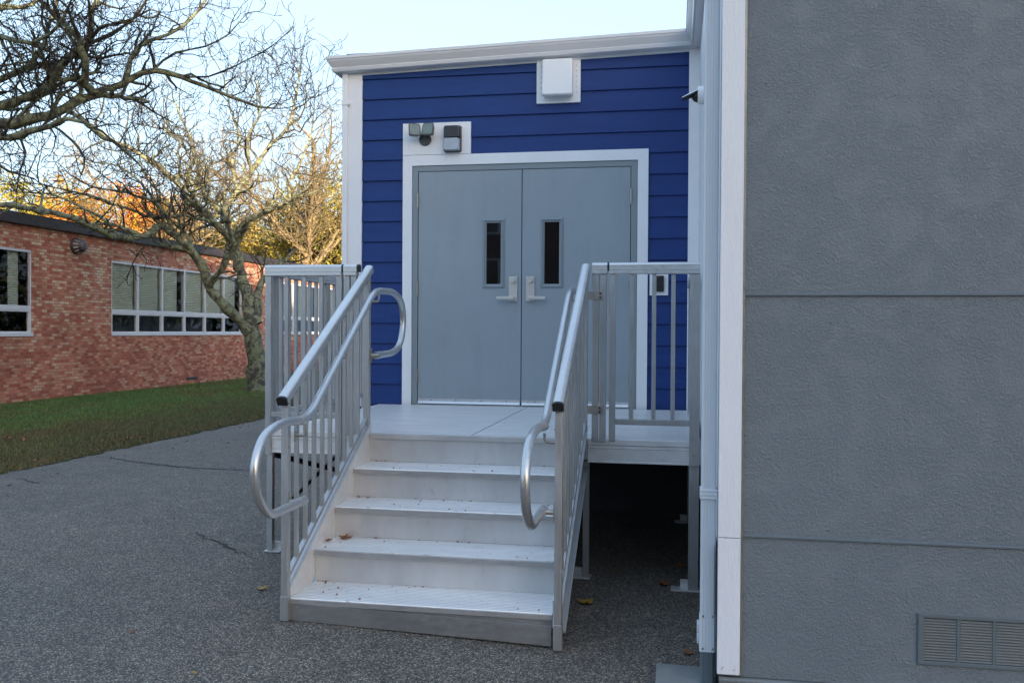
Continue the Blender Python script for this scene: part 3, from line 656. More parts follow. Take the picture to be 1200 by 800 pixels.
# wall pack
wp = empty('wall_pack_light', (-1.905, YB-.033, 1.55), 'small wall pack lamp with dark top and clear lens beside the twin floodlight', 'wall lamp')
def rrect(x0, x1, z0, z1, r, y0, y1, k=1.0):
    pl = []
    for cx, cz, a0 in ((x1-r, z1-r, 0), (x0+r, z1-r, 90), (x0+r, z0+r, 180), (x1-r, z0+r, 270)):
        for q in range(5): a = R(a0+q*22.5); pl.append((cx+r*math.cos(a), cz+r*math.sin(a)))
    n = len(pl); cx = (x0+x1)/2; cz = (z0+z1)/2
    V = [(p[0], y1, p[1]) for p in pl]+[(cx+(p[0]-cx)*k, y0, cz+(p[1]-cz)*k) for p in pl]
    F = [tuple(range(n)), tuple(range(n, 2*n))[::-1]]+[(i, n+i, n+(i+1) % n, (i+1) % n) for i in range(n)]
    return MB().add(V, F)
rrect(-1.985, -1.828, 1.541, 1.773, .02, YB-.060, YB-.033, .97).build('lamp_back', 'lamphousing', wp)
rrect(-1.975, -1.838, 1.662, 1.766, .014, YB-.100, YB-.059, .92).build('photo_cell_cover', 'lampgrey', wp)
rrect(-1.975, -1.838, 1.551, 1.660, .014, YB-.108, YB-.059, .90).build('lens', 'lamplens', wp)
# ventilation hood
vh = empty('vent_hood', (-.99, YB-.01, 1.94), 'white square vent hood on its mounting plate under the gutter', 'vent')
B(-1.177, -.803, YB-.034, YB-.004, 1.935, 2.335).build('mounting_plate', 'white', vh, .003)
s = MB(); s.prism([(YB-.035, 1.985), (YB-.125, 1.975), (YB-.135, 1.99), (YB-.115, 2.285), (YB-.035, 2.300)], 'X', -1.118, -.862); s.build('hood', 'whitebox', vh, .012)
s = MB()
for i in range(6): MB().tube([(-1.10+i*.045, YB-.034, 2.318), (-1.10+i*.045, YB-.038, 2.318)], .004, 6).build('screw', 'bracket', vh)
for i in range(6):
    for xx in (-1.135, -.838): MB().tube([(xx, YB-.034, 2.02+i*.045), (xx, YB-.038, 2.02+i*.045)], .004, 6).build('screw', 'bracket', vh)
# card reader
cr_ = empty('card_reader', (-.135, YB-.02, .31), 'black card reader on a white plate right of the double door', 'card reader')
B(-.213, -.060, YB-.030, YB-.010, .306, .502).build('back_plate', 'white', cr_, .002)
B(-.162, -.096, YB-.056, YB-.031, .336, .468).build('reader', 'black', cr_, .006)
MB().box(-.150, -.135, YB-.0575, YB-.0555, .452, .457).build('indicator', simple('red_indicator', (.5, .03, .02), .4), cr_)
# dome camera on the return wall
sc_ = empty('security_camera', (XR, 6.25, 1.60), 'white dome security camera with dark visor high on the return wall by the downspout', 'camera')
s = MB(); s.tube([(XR-.001, 6.25, 1.597), (XR-.042, 6.25, 1.597), (XR-.048, 6.25, 1.597)], [.062, .060, .052], 28); s.build('base', 'whitebox', sc_)
s = MB(); pts = []; 
for k in range(7): a = R(k*15); pts.append((XR-.048-.040*math.sin(a), 6.25, 1.590-.006*math.sin(a)))
s.tube(pts, [.040*max(.05, math.cos(R(k*15))) for k in range(7)], 20); s.build('dome', 'black', sc_)
s = MB(); V = []; F = []
for i in range(9):
    a = R(-62+i*15.5)
    for d_, dz in ((.02, .0), (.150, -.034)):
        V.append((XR-d_, 6.25+.056*math.sin(a)*(1 if d_ < .1 else .55), 1.597+.054*math.cos(a)*(1 if d_ < .1 else .45)+dz))
for i in range(8): F.append((2*i, 2*i+1, 2*i+3, 2*i+2))
s.add(V, F, True); vz = s.build('visor', 'whitebox', sc_); sm_ = vz.modifiers.new('solid', 'SOLIDIFY'); sm_.thickness = .003
s = MB(); s.add([(x_, y_, z_-.007) for x_, y_, z_ in V], F, True); vl = s.build('visor_lining', 'black', vz); sm_ = vl.modifiers.new('solid', 'SOLIDIFY'); sm_.thickness = .008

# ------------------------------------------------------------------ access platform
ZD = -.645; YF = 5.42; DX0, DX1 = -2.56, .150
pf = empty('access_platform', (-1.2, 6.5, -1.45), 'raised ribbed aluminium landing before the grey double door', 'platform')
yb0 = YF+.05
for a, b_ in ((DX0+.004, -1.241), (-1.231, DX1-.004)):
    B(a, b_, yb0-.02, YB-.06, ZD-.035, ZD).build('deck_panel', 'deck', pf, .002)
def fascia(x0, x1):
    s = MB(); s.prism([(YF, ZD-.138), (YF+.02, ZD-.138), (YF+.02, ZD-.040), (YF+.028, ZD-.004), (YF-.004, ZD-.001), (YF-.004, ZD-.030), (YF, ZD-.036), (YF, ZD-.052), (YF+.004, ZD-.055), (YF+.004, ZD-.128), (YF, ZD-.130)], 'X', x0, x1); return s
fascia(DX0, -1.93).build('fascia', 'stringer', pf); fascia(-.512, .087).build('fascia', 'stringer', pf)
s = MB(); s.box(-1.878, -.562, YF+.004, YF+.03, ZD-.172, ZD-.004); s.box(-1.878, -.562, YF-.012, YF+.031, ZD-.030, ZD+.001); s.build('nosing', 'riser', pf, .002)
for xx in (DX0-.004, DX1-.026): B(xx, xx+.03, YF+.03, YB-.06, ZD-.138, ZD-.004).build('side_beam', 'stringer', pf, .002)
B(-1.26, -1.21, yb0-.015, YB-.07, ZD-.05, ZD-.036).build('seam_dark', 'black', pf)  # black strip put under the panel gap so the seam looks dark
for k in range(5): B(DX0+.04, DX1-.04, 5.75+k*.4, 5.79+k*.4, ZD-.12, ZD-.052).build('joist', 'rail', pf)
def leg(x, y, w_=.038, foot=1, zt=ZD-.138):
    g = gz(x); s = MB(); s.box(x, x+w_, y, y+w_, g+.012, zt); l = s.build('leg', 'rail', pf, .002)
    s = MB(); s.box(min(x-.01, x+foot*.10), max(x+w_+.01, x+w_+foot*.06), y-.02, y+.075, g+.001, g+.009)
    s.box(x+w_/2-.03+foot*.045, x+w_/2+.03+foot*.045, y+.042, y+.050, g+.009, g+.058)
    f = s.build('foot_plate', 'galv', l, .001)
    return l
leg(-2.565, YF-.01); leg(DX1-.065, YF-.0, .06, -1, ZD-.13); leg(-.545, YF+.06, .038, -1); leg(-1.92, YF+.06)
leg(-2.565, YB-.16); leg(DX1-.045, YB-.3, .038, -1); leg(-1.24, YB-.2)
s = MB(); s.beam((-2.545, YF+.04, -.80), (-2.545, YB-.15, -1.30), .008, .035); s.build('cross_brace', 'dark_steel', pf)
s = MB(); s.beam((-2.533, YF+.04, -1.20), (-2.533, YB-.15, -.73), .008, .030); s.build('cross_brace', 'dark_steel', pf)

# ------------------------------------------------------------------ staircase
RI, RUN = .172, .296; Y1_ = 4.235; XSL, XSR = -1.878, -.562
stc = empty('staircase', (-1.22, 4.8, -1.45), 'five-rise aluminium stair with ribbed treads up to the landing', 'stairs')
for i in range(4):
    z = ZD-RI*(4-i); y = Y1_+RUN*i
    s = MB()
    s.prism([(y, z-.030), (y+.004, z-.034), (y+.014, z-.034), (y+.014, z-.012), (y+RUN+.018, z-.012), (y+RUN+.018, z), (y+.002, z), (y-.002, z-.004)], 'X', XSL, XSR)
    td = s.build('tread', 'tread', stc, .001)
    B(XSL+.001, XSR-.001, y-.0055, y-.0005, z-.031, z-.006).build('nosing_shade', 'noseshade', td, .001)  # lip shade laid on the front face as a darker strip
    if i: B(XSL, XSR, y+.015, y+.021, z-RI+.001, z-.012).build('riser', 'riser', stc)
B(XSL, XSR, YF+.0, YF+.0035, ZD-RI+.001, ZD-.031).build('riser', 'riser', stc)
# front kick plate in two sheets, cut to the sloping ground
zk = ZD-4*RI
s = MB(); s.box(XSL+.001, XSR-.001, Y1_+.004, Y1_+.012, zk-.075, zk-.034); s.build('front_beam', 'kick', stc)
s = MB(); s.prism([(-1.877, -1.444), (-.566, -1.488), (-.566, -1.392), (-1.877, -1.358)], 'Y', Y1_-.006, Y1_+.001); kp = s.build('kick_plate', 'kick', stc, .001)
s = MB()
for xx in (-1.84, -1.22, -.60): MB().tube([(xx, Y1_-.006, -1.375-.024*(xx+1.84)/1.24), (xx, Y1_-.010, -1.375-.024*(xx+1.84)/1.24)], .005, 8).build('screw', 'bracket', kp)
nl = lambda y: -1.333+.581*(y-4.235)
def stringer(x0, x1, fx0, fx1):
    s = MB(); ya, yb_ = 4.235, YF+.03
    t = .060; bt = -.20
    s.prism([(ya, nl(ya)+t-.01), (ya, -1.40), (ya+.10, -1.42), (yb_, nl(yb_)+bt), (yb_, nl(yb_)+t-.01)], 'X', x0, x1)
    o = s.build('stringer', 'stringer', stc)
    s = MB(); s.prism([(ya, nl(ya)+t-.010), (yb_, nl(yb_)+t-.010), (yb_, nl(yb_)+t), (ya, nl(ya)+t)], 'X', fx0, fx1); s.build('top_flange', 'railtop', o, .001)
    s = MB(); s.prism([(ya+.12, nl(ya+.12)+bt+.01), (yb_, nl(yb_)+bt+.01), (yb_, nl(yb_)+bt), (ya+.12, nl(ya+.12)+bt)], 'X', fx0, fx1); s.build('bottom_flange', 'rail', o, .001)
stringer(XSL-.007, XSL-.001, -1.928, -1.8775)
stringer(XSR+.001, XSR+.007, -.5625, -.512)

# ------------------------------------------------------------------ guard rails
CAP = [(-.025, -.022), (.025, -.022), (.025, .006), (.0265, .008), (.024, .016), (.016, .022), (.006, .0245), (-.006, .0245), (-.016, .022), (-.024, .016), (-.0265, .008), (-.025, .006)]
def fillet(pts, r=.09, n=7):
    P = [Vector(p) for p in pts]; out = [P[0]]
    for a, b_, c_ in zip(P, P[1:], P[2:]):
        d0 = (a-b_); d1 = (c_-b_); k = min(r, d0.length*.49, d1.length*.49); s0 = b_+d0.normalized()*k; s1 = b_+d1.normalized()*k
        for i in range(n+1):
            t = i/n; out.append(s0.lerp(b_, t).lerp(b_.lerp(s1, t), t))
    out.append(P[-1]); return out
def stair_guard(xc, side, label, hx):
    # side = +1 when the stair lies to the right of this guard
    g = empty('stair_railing', (xc, 4.8, -1.45), label, 'railing', 'sloping railings on both sides of the stair')
    w_ = .018; YP = 4.20; gp = gz(xc)
    a = Vector((xc, 4.165, -.352)); b_ = Vector((xc, 5.455, .388))
    s = MB(); s.sweep([a+Vector((0, .012, .007)), b_], CAP); s.build('top_rail', 'railtop', g)
    s = MB(); s.sweep([a, a+Vector((0, .0118, .0068))], [(p*1.05, q*1.05) for p, q in CAP], False); s.build('end_cap', 'black', g)
    s = MB(); s.box(xc-w_, xc+w_, YP, YP+.036, gp+.11, -.374); po = s.build('newel_post', 'rail', g, .002)
    s = MB(); s.box(xc-w_-.003, xc+w_+.003, YP-.002, YP+.038, gp+.004, gp+.125); s.build('post_sleeve', 'rail', po, .002)
    s = MB(); s.box(xc-w_, xc+w_, 5.395, 5.433, ZD-.12, .355); s.build('newel_post', 'rail', g, .002)
    slope = .581
    def br(y): return nl(y)+.105
    s = MB(); s.sweep([(xc, YP+.037, br(YP+.037)), (xc, 5.394, br(5.394))], [(-.012, -.012), (.012, -.012), (.012, .012), (-.012, .012)], False); s.build('bottom_rail', 'rail', g)
    tr_ = lambda y: -.352+(y-4.165)*.5736-.024
    for k in range(9):
        y = 4.335+.113*k
        s = MB(); x0, x1 = xc-.0095, xc+.0095
        s.hexa([(x0, y, br(y)), (x1, y, br(y)), (x1, y+.025, br(y+.025)), (x0, y+.025, br(y+.025)), (x0, y, tr_(y)), (x1, y, tr_(y)), (x1, y+.025, tr_(y+.025)), (x0, y+.025, tr_(y+.025))])
        s.build('baluster', 'rail', g, .0015)
    # looped grab rail
    L = fillet([(hx, 4.235, -.850), (hx, 3.86, -.852), (hx, 3.735, -.74), (hx, 3.705, -.60), (hx, 3.80, -.475), (hx, 4.0, -.435), (hx, 4.30, -.452), (hx, 5.318, .244), (hx, 5.70, .254), (hx, 5.885, .20), (hx, 5.935, .06), (hx, 5.87, -.09), (hx, 5.72, -.145), (hx+(xc-hx)*.55, 5.46, -.158)], .12, 6)
    L[0:1] = [Vector((hx, 4.235, -.850))]
    s = MB(); s.tube(L, .0212, 16); hr = s.build('grab_rail', 'tube', g)
    for p, q in (((hx, 4.265, -.8495), (hx, 4.195, -.8505)), ((hx, 4.27, -.4505), (hx, 4.20, -.4465)), ((hx+(xc-hx)*.55, 5.46, -.158), (hx+(xc-hx)*.40, 5.53, -.1545))):
        s = MB(); s.tube([p, q], .0232, 16); s.build('coupling', 'tube', hr)
    for (y, z) in ((4.285, -.475), (4.215, -.850), (4.85, -.10), (5.41, .235), (5.43, -.158)):
        s = MB(); px = xc+side*.019
        if z == -.850 or z == -.158: s.tube([(px, y, z), (hx, y-.0, z)], .013, 10)
        else: s.tube(fillet([(px, y, z-.055), (hx, y, z-.055), (hx, y, z-.012)], .03, 4), .007, 10)
        s.box(min(px, px+side*.004), max(px, px+side*.004), y-.014, y+.014, z-.085 if z not in (-.850, -.158) else z-.045, z-.03 if z not in (-.850, -.158) else z+.045)
        s.build('bracket', 'bracket', hr)
    s = MB()
    for z_ in (-.46, -.58, -.83, .30, .05): 
        y_ = YP+.018 if z_ < -.4 else 5.414
        MB().tube([(xc+side*.017, y_, z_), (xc+side*.022, y_, z_)], .005, 8).build('bolt', 'bracket', g)
    MB().tube([(xc+.017, YP+.018, -.53), (xc+.0225, YP+.018, -.53)], .005, 8).build('bolt', 'bracket', g)
    return g
stair_guard(-1.898, 1, 'aluminium railing with looped grab rail left of the stair, near the lawn', -1.82)
stair_guard(-.533, -1, 'aluminium railing with looped grab rail right of the stair, near the grey wall', -.612)

def flat_guard(name, label, x0, x1, posts, bals, brail, yc=5.40, group='level guard rails around the landing'):
    g = empty(name, ((x0+x1)/2, yc, ZD), label, 'guard rail', group)
    s = MB(); s.sweep([(x0, yc+.02, .388), (x1, yc+.02, .388)], CAP, False); s.build('top_rail', 'railtop', g)
    s = MB(); s.box(x0+.002, x1-.002, yc-.008, yc+.048, .343, .364); s.build('rail_channel', 'railtop', g, .002)
    for a, b_, zb in posts: B(a, b_, yc, yc+.038, zb, .342).build('post', 'rail', g, .002)
    for a in bals: B(a-.0125, a+.0125, yc+.008, yc+.030, brail+.03, .342).build('baluster', 'rail', g, .0015)
    if bals: B(posts[0][1], posts[-1][0], yc+.004, yc+.034, brail, brail+.034).build('bottom_rail', 'rail', g, .002)
    return g
def cap_block(g, x0, x1, y, z=.388):
    MB().sweep([(x0, y, z), (x1, y, z)], [(p*1.06, q*1.06) for p, q in CAP], False).build('end_cap', 'black', g)
g = flat_guard('guard_rail', 'level guard rail section left of the stair top, facing the asphalt', -2.576, -2.062, [(-2.574, -2.536, ZD-.15), (-2.098, -2.062, ZD-.14)], [-2.435, -2.318, -2.203], -.555)
cap_block(g, -2.062, -2.052, 5.42)
g2 = flat_guard('joining_rail', 'short joining rail with paired posts left of the stair top', -2.050, -1.962, [(-2.048, -2.010, ZD-.01), (-2.002, -1.966, ZD-.01)], [], 0, group='short joining rails at the stair top')
cap_block(g2, -1.962, -1.950, 5.42)
g3 = flat_guard('joining_rail', 'short joining rail with paired posts right of the stair top', -.490, -.400, [(-.488, -.449, ZD-.01), (-.443, -.405, ZD-.01)], [], 0, group='short joining rails at the stair top')
cap_block(g3, -.400, -.389, 5.42)
for z_ in (.19, -.49):
    s = MB(); s.box(-.512, -.425, 5.394, 5.399, z_, z_+.050); s.build('joining_plate', 'bracket', g3, .001)
    for dz in (.014, .037): MB().tube([(-.440, 5.394, z_+dz), (-.440, 5.389, z_+dz)], .006, 8).build('bolt', 'dark_steel', g3)
g4 = flat_guard('guard_rail', 'level guard rail section right of the stair top, against the grey wall corner', -.388, .142, [(-.386, -.349, ZD-.005), (.086, .144, ZD-.60+.46)], [-.255, -.124, -.012], -.552)
s = MB()
for z_ in (.27, -.62, -.72): MB().tube([(.112, 5.40, z_), (.112, 5.395, z_)], .006, 8).build('bolt', 'bracket', g4)
def side_guard(xc, label):
    g = empty('guard_rail', (xc, 6.5, ZD), label, 'guard rail', 'level guard rails around the landing'); y0, y1 = 5.47, 7.22
    MB().sweep([(xc, y0, .388), (xc, y1, .388)], CAP, False).build('top_rail', 'railtop', g)
    B(xc-.026, xc+.026, y0, y1, .343, .364).build('rail_channel', 'railtop', g, .002)
    B(xc-.015, xc+.015, y0, y1, -.555, -.521).build('bottom_rail', 'rail', g, .002)
    for y in (y0, 6.33, y1-.038): B(xc-.019, xc+.019, y, y+.038, ZD-.01, .342).build('post', 'rail', g, .002)
    n = 14
    for k in range(n):
        y = y0+.055+(k+.5)*(y1-y0-.11)/n
        if abs(y-6.35) < .04: continue
        B(xc-.011, xc+.011, y-.0125, y+.0125, -.521, .342).build('baluster', 'rail', g, .0015)
side_guard(-2.548, 'long level guard rail on the left side of the landing, running to the blue wall')
side_guard(.118, 'long level guard rail on the right side of the landing, beside the white return wall')

# ------------------------------------------------------------------ brick school building
XBk = -14.0
sb = empty('brick_school', (XBk, 20, -1.6), 'long single-storey school of mixed red and buff brick behind the lawn', 'building')
WY = [(13.10, 17.80, 4), (20.68, 27.65, 6), (30.6, 37.6, 6)]; WZ0, WZ1 = -.154, 1.73
s = MB(); ycur = 6.0
def quadX(s, y0, y1, z0, z1): s.add([(XBk, y0, z0), (XBk, y1, z0), (XBk, y1, z1), (XBk, y0, z1)], [(3, 2, 1, 0)])
for a, b_, n in WY:
    quadX(s, ycur, a, -1.75, 2.26); quadX(s, a, b_, -1.75, WZ0); quadX(s, a, b_, WZ1, 2.26); ycur = b_
    s.add([(XBk, a, WZ0), (XBk-.12, a, WZ0), (XBk-.12, a, WZ1), (XBk, a, WZ1)], [(0, 1, 2, 3)]); s.add([(XBk, b_, WZ0), (XBk-.12, b_, WZ0), (XBk-.12, b_, WZ1), (XBk, b_, WZ1)], [(3, 2, 1, 0)])
quadX(s, ycur, 40, -1.75, 2.26)
s.add([(XBk, 6, -1.75), (XBk, 6, 2.26), (-23, 6, 2.26), (-23, 6, -1.75)], [(0, 1, 2, 3)]); s.add([(XBk, 40, -1.75), (XBk, 40, 2.26), (-23, 40, 2.26), (-23, 40, -1.75)], [(3, 2, 1, 0)])
s.add([(-23, 6, -1.75), (-23, 40, -1.75), (-23, 40, 2.26), (-23, 6, 2.26)], [(0, 1, 2, 3)])
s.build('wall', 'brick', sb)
B(XBk-9.2, XBk+.14, 5.8, 40.2, 2.25, 2.45).build('fascia', 'fascia', sb, .01)
B(XBk-9.0, XBk+.10, 6, 40, 2.453, 2.50).build('roof', 'membrane', sb)
for a, b_, n in WY:
    w_ = (b_-a)/n; x0, x1 = XBk-.09, XBk-.01; s = MB()
    s.box(x0, x1, a, b_, WZ1-.06, WZ1); s.box(x0, x1+.04, a-.02, b_+.02, WZ0-.02, WZ0+.055); s.box(x0, x1, a, b_, .40, .50)
    for k in range(n+1):
        yy = a+k*w_; t = .035
        s.box(x0+.002, x1-.002+.006, max(a, yy-t), min(b_, yy+t), WZ0+.055, .40); s.box(x0+.002, x1-.002+.006, max(a, yy-t), min(b_, yy+t), .50, WZ1-.06)
    f = s.build('window', 'winframe', sb, .004)
    s = MB()
    for k in range(n):
        yy = a+k*w_; p, q = yy+.035, yy+w_-.035; t = .035
        s.box(x0+.02, x1-.012, p, q, WZ0+.055, WZ0+.055+t); s.box(x0+.02, x1-.012, p, q, .40-t, .40); s.box(x0+.02, x1-.012, p, p+t, WZ0+.055+t, .40-t); s.box(x0+.02, x1-.012, q-t, q, WZ0+.055+t, .40-t)
    s.build('sash', 'winframe', f)
    for k in range(n):
        yy = a+k*w_
        s = MB(); s.add([(x0+.03, yy+.03, WZ0+.05), (x0+.03, yy+w_-.03, WZ0+.05), (x0+.03, yy+w_-.03, WZ1-.05), (x0+.03, yy+.03, WZ1-.05)], [(0, 1, 2, 3)]); s.build('pane', 'glass', f)
        if not (a < 14 and k < 3):
            zb = .46 if a > 20 else .50
            if a < 14: B(x0-.06, x0-.05, yy+.62, yy+w_-.25, zb, WZ1-.03).build('blind', 'blind', f)
            else: B(x0-.06, x0-.05, yy+.02, yy+w_-(.02 if k % 3 != 2 else .22), zb, WZ1-.03).build('blind', 'blind', f)
    s = MB(); s.add([(XBk-1.2, a-.3, -1), (XBk-1.2, b_+.3, -1), (XBk-1.2, b_+.3, 2.2), (XBk-1.2, a-.3, 2.2)], [(0, 1, 2, 3)])
    s.add([(XBk-1.2, a-.3, WZ0-.06), (XBk-.1, a-.3, WZ0-.06), (XBk-.1, b_+.3, WZ0-.06), (XBk-1.2, b_+.3, WZ0-.06)], [(0, 1, 2, 3)])
    s.build('interior', 'interior', f)
# ribbed wall fixture
wf = empty('wall_fixture', (XBk+.01, 19.29, 1.95), 'round ribbed metal cowl high on the brick wall between the windows', 'vent cowl')
s = MB(); s.tube([(XBk+.002, 19.29, 1.955), (XBk+.06, 19.29, 1.955), (XBk+.10, 19.29, 1.955), (XBk+.22, 19.29, 1.955), (XBk+.25, 19.29, 1.955)], [.20, .20, .15, .13, .06], 22); s.build('cowl', simple('weathered_metal', (.09, .075, .085), .5, .4, .4, 12), wf)
rm = simple('pale_rib_metal', (.30, .27, .28), .4, .5, .2)
for k in range(11):
    a = 2*math.pi*k/11; MB().beam((XBk+.07, 19.29+.18*math.cos(a), 1.955+.18*math.sin(a)), (XBk+.24, 19.29+.08*math.cos(a), 1.955+.08*math.sin(a)), .025, .03).build('rib', rm, wf)
o = B(XBk+.001, XBk+.02, 24.25, 24.85, -1.47, -1.40).build('wall_grille', 'dark_steel', bevel=.004); rebase(o, (XBk, 24.5, -1.47)); tag(o, 'small dark slot grille low in the brick wall above the grass', 'grille')

# ------------------------------------------------------------------ brick school wing behind the camera (height and distance set to shade the yard, mirrored in the door glass)
wb = empty('school_wing', (12, -36, -1.6), 'dark brick school wing behind the camera, sized to shade the yard', 'building')
HW = 13.0; wins = [(-12.9, -8.6)]+[(-4+i*5.0, -4+i*5.0+3.4) for i in range(8)]
s = MB(); rows = [(1.0, 4.2), (5.6, 7.7), (9.0, 11.0)]
def quadY(x0, x1, z0, z1): s.add([(x0, -36, z0), (x1, -36, z0), (x1, -36, z1), (x0, -36, z1)], [(3, 2, 1, 0)])
zc = -1.8
for z0, z1 in rows:
    quadY(-14, 38, zc, z0); xc_ = -14
    for a, b_ in wins: quadY(xc_, a, z0, z1); xc_ = b_
    quadY(xc_, 38, z0, z1); zc = z1
quadY(-14, 38, zc, HW)
s.box(-14, 38, -46, -36.05, HW-.2, HW-.001); s.box(-14.0, -14.9, -46, -36.01, -1.8, HW-.2); s.box(37.9, 38, -46, -36.01, -1.8, HW-.2); s.box(-14, 38, -46, -45.9, -1.8, HW-.2)
s.build('wall', 'brickdark', wb)
for z0, z1 in rows:
    for a, b_ in wins:
        s = MB(); s.box(a, b_, -36.08, -36.02, z1-.10, z1); s.box(a, b_, -36.08, -36.0, z0, z0+.10)
        for k in range(4): xx = a+(b_-a)*k/3; s.box(max(a, xx-.07), min(b_, xx+.07), -36.079, -36.021, z0+.1, z1-.1)
        f = s.build('window', 'winframe', wb)
        B(a, b_, -36.12, -36.10, z0, z1).build('pane', 'doorglass', f)

# ------------------------------------------------------------------ trees
class TreeB:
    def __init__(s, seed): s.bk = [[[], [], 0], [[], [], 0]]; s.rnd = random.Random(seed); s.tips = []; s.count = 0
    def tube(s, pts, rs, k):
        P = np.array([tuple(p) for p in pts]); n = len(P)
        T = np.gradient(P, axis=0); T /= np.linalg.norm(T, axis=1)[:, None]+1e-9
        a = np.array([0.3, .9, .2]) if abs(T[0][2]) > .8 else np.array([0, 0, 1.])
        U = np.cross(T, a); U /= np.linalg.norm(U, axis=1)[:, None]+1e-9; W = np.cross(T, U)
        ang = np.arange(k)*2*np.pi/k; rs = np.array(rs)
        ring = P[:, None, :]+rs[:, None, None]*(U[:, None, :]*np.cos(ang)[None, :, None]+W[:, None, :]*np.sin(ang)[None, :, None])
        bk = s.bk[0 if rs.max() > s.split else 1]; bk[0].append(ring.reshape(-1, 3)); i = np.arange(n-1)[:, None]*k; j = np.arange(k)[None, :]; j2 = (j+1) % k
        F = np.stack([i+j, i+j2, i+k+j2, i+k+j], -1).reshape(-1, 4)+bk[2]; bk[1].append(F); bk[2] += n*k
    def limb(s, pts, r0, r1, lvl, dens, sp, k=None, sub=True, knobby=.12):
        # smooth, roughen, and hang side growth along a drawn limb
        rnd = s.rnd; P = [Vector(p) for p in pts]; out = []
        for i in range(len(P)-1):
            a = P[max(0, i-1)]; b_ = P[i]; c_ = P[i+1]; d = P[min(len(P)-1, i+2)]; n = max(2, int((c_-b_).length/.16))
            for q in range(n):
                t = q/n; out.append(.5*((2*b_)+(-a+c_)*t+(2*a-5*b_+4*c_-d)*t*t+(-a+3*b_-3*c_+d)*t*t*t))
        out.append(P[-1]); n = len(out)
        rs = [(r0+(r1-r0)*i/(n-1))*(1+rnd.uniform(-knobby, knobby)) for i in range(n)]
        out = [p+Vector((rnd.gauss(0, 1), rnd.gauss(0, 1), rnd.gauss(0, 1)))*min(.03, r_*.4) for p, r_ in zip(out, rs)]
        s.tube(out, rs, k or (10 if r0 > .08 else 7))
        if sub:
            step = 1
            for i in range(2, n, step):
                if rnd.random() < dens:
                    d = (out[min(n-1, i+1)]-out[i-1]).normalized()
                    s.grow(out[i], s.side(d, rnd.uniform(35, 85)), rnd.uniform(.35, 1.0)**1.0*sp*rnd.choice((.8, 1, 1.5)), min(max(rs[i]*.6, s.minr*1.8), .035), lvl)
            s.grow(out[-1], (out[-1]-out[-2]).normalized(), sp*.9, r1*.9, lvl)
        return out
    def side(s, d, ang):
        a = d.orthogonal().normalized(); a = Matrix.Rotation(s.rnd.uniform(0, 2*math.pi), 3, d) @ a
        v = (d*math.cos(R(ang))+a*math.sin(R(ang))); v.z += s.upb; return v.normalized()
    split = .034; upb = .22; wob = .30; minr = .0032; step = .17; spawn = .8; ratio = .68
    def grow(s, p, d, L, r, lvl):
        rnd = s.rnd; n = max(3, int(L/s.step)); st = L/n; pts = [p.copy()]; rs = [r]; q = p.copy()
        for i in range(n):
            d = (d+Vector((rnd.gauss(0, s.wob), rnd.gauss(0, s.wob), rnd.gauss(0, s.wob)+.05))).normalized()
            q = q+d*st; pts.append(q.copy()); rs.append(max(s.minr*.75, r*(1-.6*(i+1)/n)))
            if lvl > 0 and i > 0 and rnd.random() < s.spawn:
                s.grow(q, s.side(d, rnd.uniform(30, 75)), L*s.ratio*rnd.uniform(.5, 1.15), max(s.minr, rs[-1]*.65), lvl-1)
        s.count += 1
        s.tube(pts, rs, 5 if r > .012 else 3)
        s.tips.append((q.copy(), d.copy()))
    def build(s, mt, mt2, parent):
        for (V, F, n), nm, m_ in zip(s.bk, ('trunk', 'branches'), (mt, mt2)):
            if V: np_mesh(nm, np.concatenate(V), np.concatenate(F), m_, parent, True)
def leaves(name, pts, n_per, spread, size, seed, mt, parent):
    g = np.random.default_rng(seed); C = np.repeat(np.array(pts), n_per, 0); n = len(C)
    C = C+g.normal(0, spread, (n, 3)); a = g.normal(0, 1, (n, 3)); a /= np.linalg.norm(a, axis=1)[:, None]; b_ = g.normal(0, 1, (n, 3)); b_ -= a*(a*b_).sum(1)[:, None]; b_ /= np.linalg.norm(b_, axis=1)[:, None]
    sz = size*g.uniform(.5, 1.3, n)[:, None]
    V = np.stack([C-a*sz, C-b_*sz*.45, C+a*sz, C+b_*sz*.45], 1).reshape(-1, 3); F = np.arange(4*n).reshape(-1, 4)
    return np_mesh(name, V, F, mt, parent)

# main crab-apple tree in front of the brick wall
tr1 = empty('bare_tree', (-10.05, 20.7, -1.5), 'leafless gnarled tree with lichen on its forked trunk, beside the landing rail', 'tree')
T = TreeB(7)
def Q(x, y, Y): return at(x, y, Y=Y)
bz = -1.55
trunk = T.limb([Vector((-10.05, 20.7, -1.62)), Q(300, 436, 20.7), Q(299, 410, 20.65), Q(297, 390, 20.6)], .27, .20, 3, 0, 1, 14, sub=False, knobby=.05)
T.limb([Vector((-10.05, 20.7, -1.66)), Q(302, 452, 20.7)], .34, .25, 3, 0, 1, 14, sub=False, knobby=.05)
T.minr = .0085; T.spawn = .8; T.wob = .33; T.step = .19
def LM(pts, r0, r1, lvl=2, dens=.5, sp=1.0, **k): T.limb([Q(*p) for p in pts], r0, r1, lvl, min(.95, dens*1.6), sp*1.2, knobby=.2, **k)
LM([(298, 402, 20.6), (290, 385, 20.5), (275, 370, 20.3), (259, 354, 20.1), (246, 338, 20), (241, 322, 19.9), (234, 308, 19.8), (222, 291, 19.6)], .145, .10, 2, .12, .8)
LM([(222, 291, 19.6), (208, 278, 19.3), (190, 265, 19)], .09, .07, 2, .4, .9)
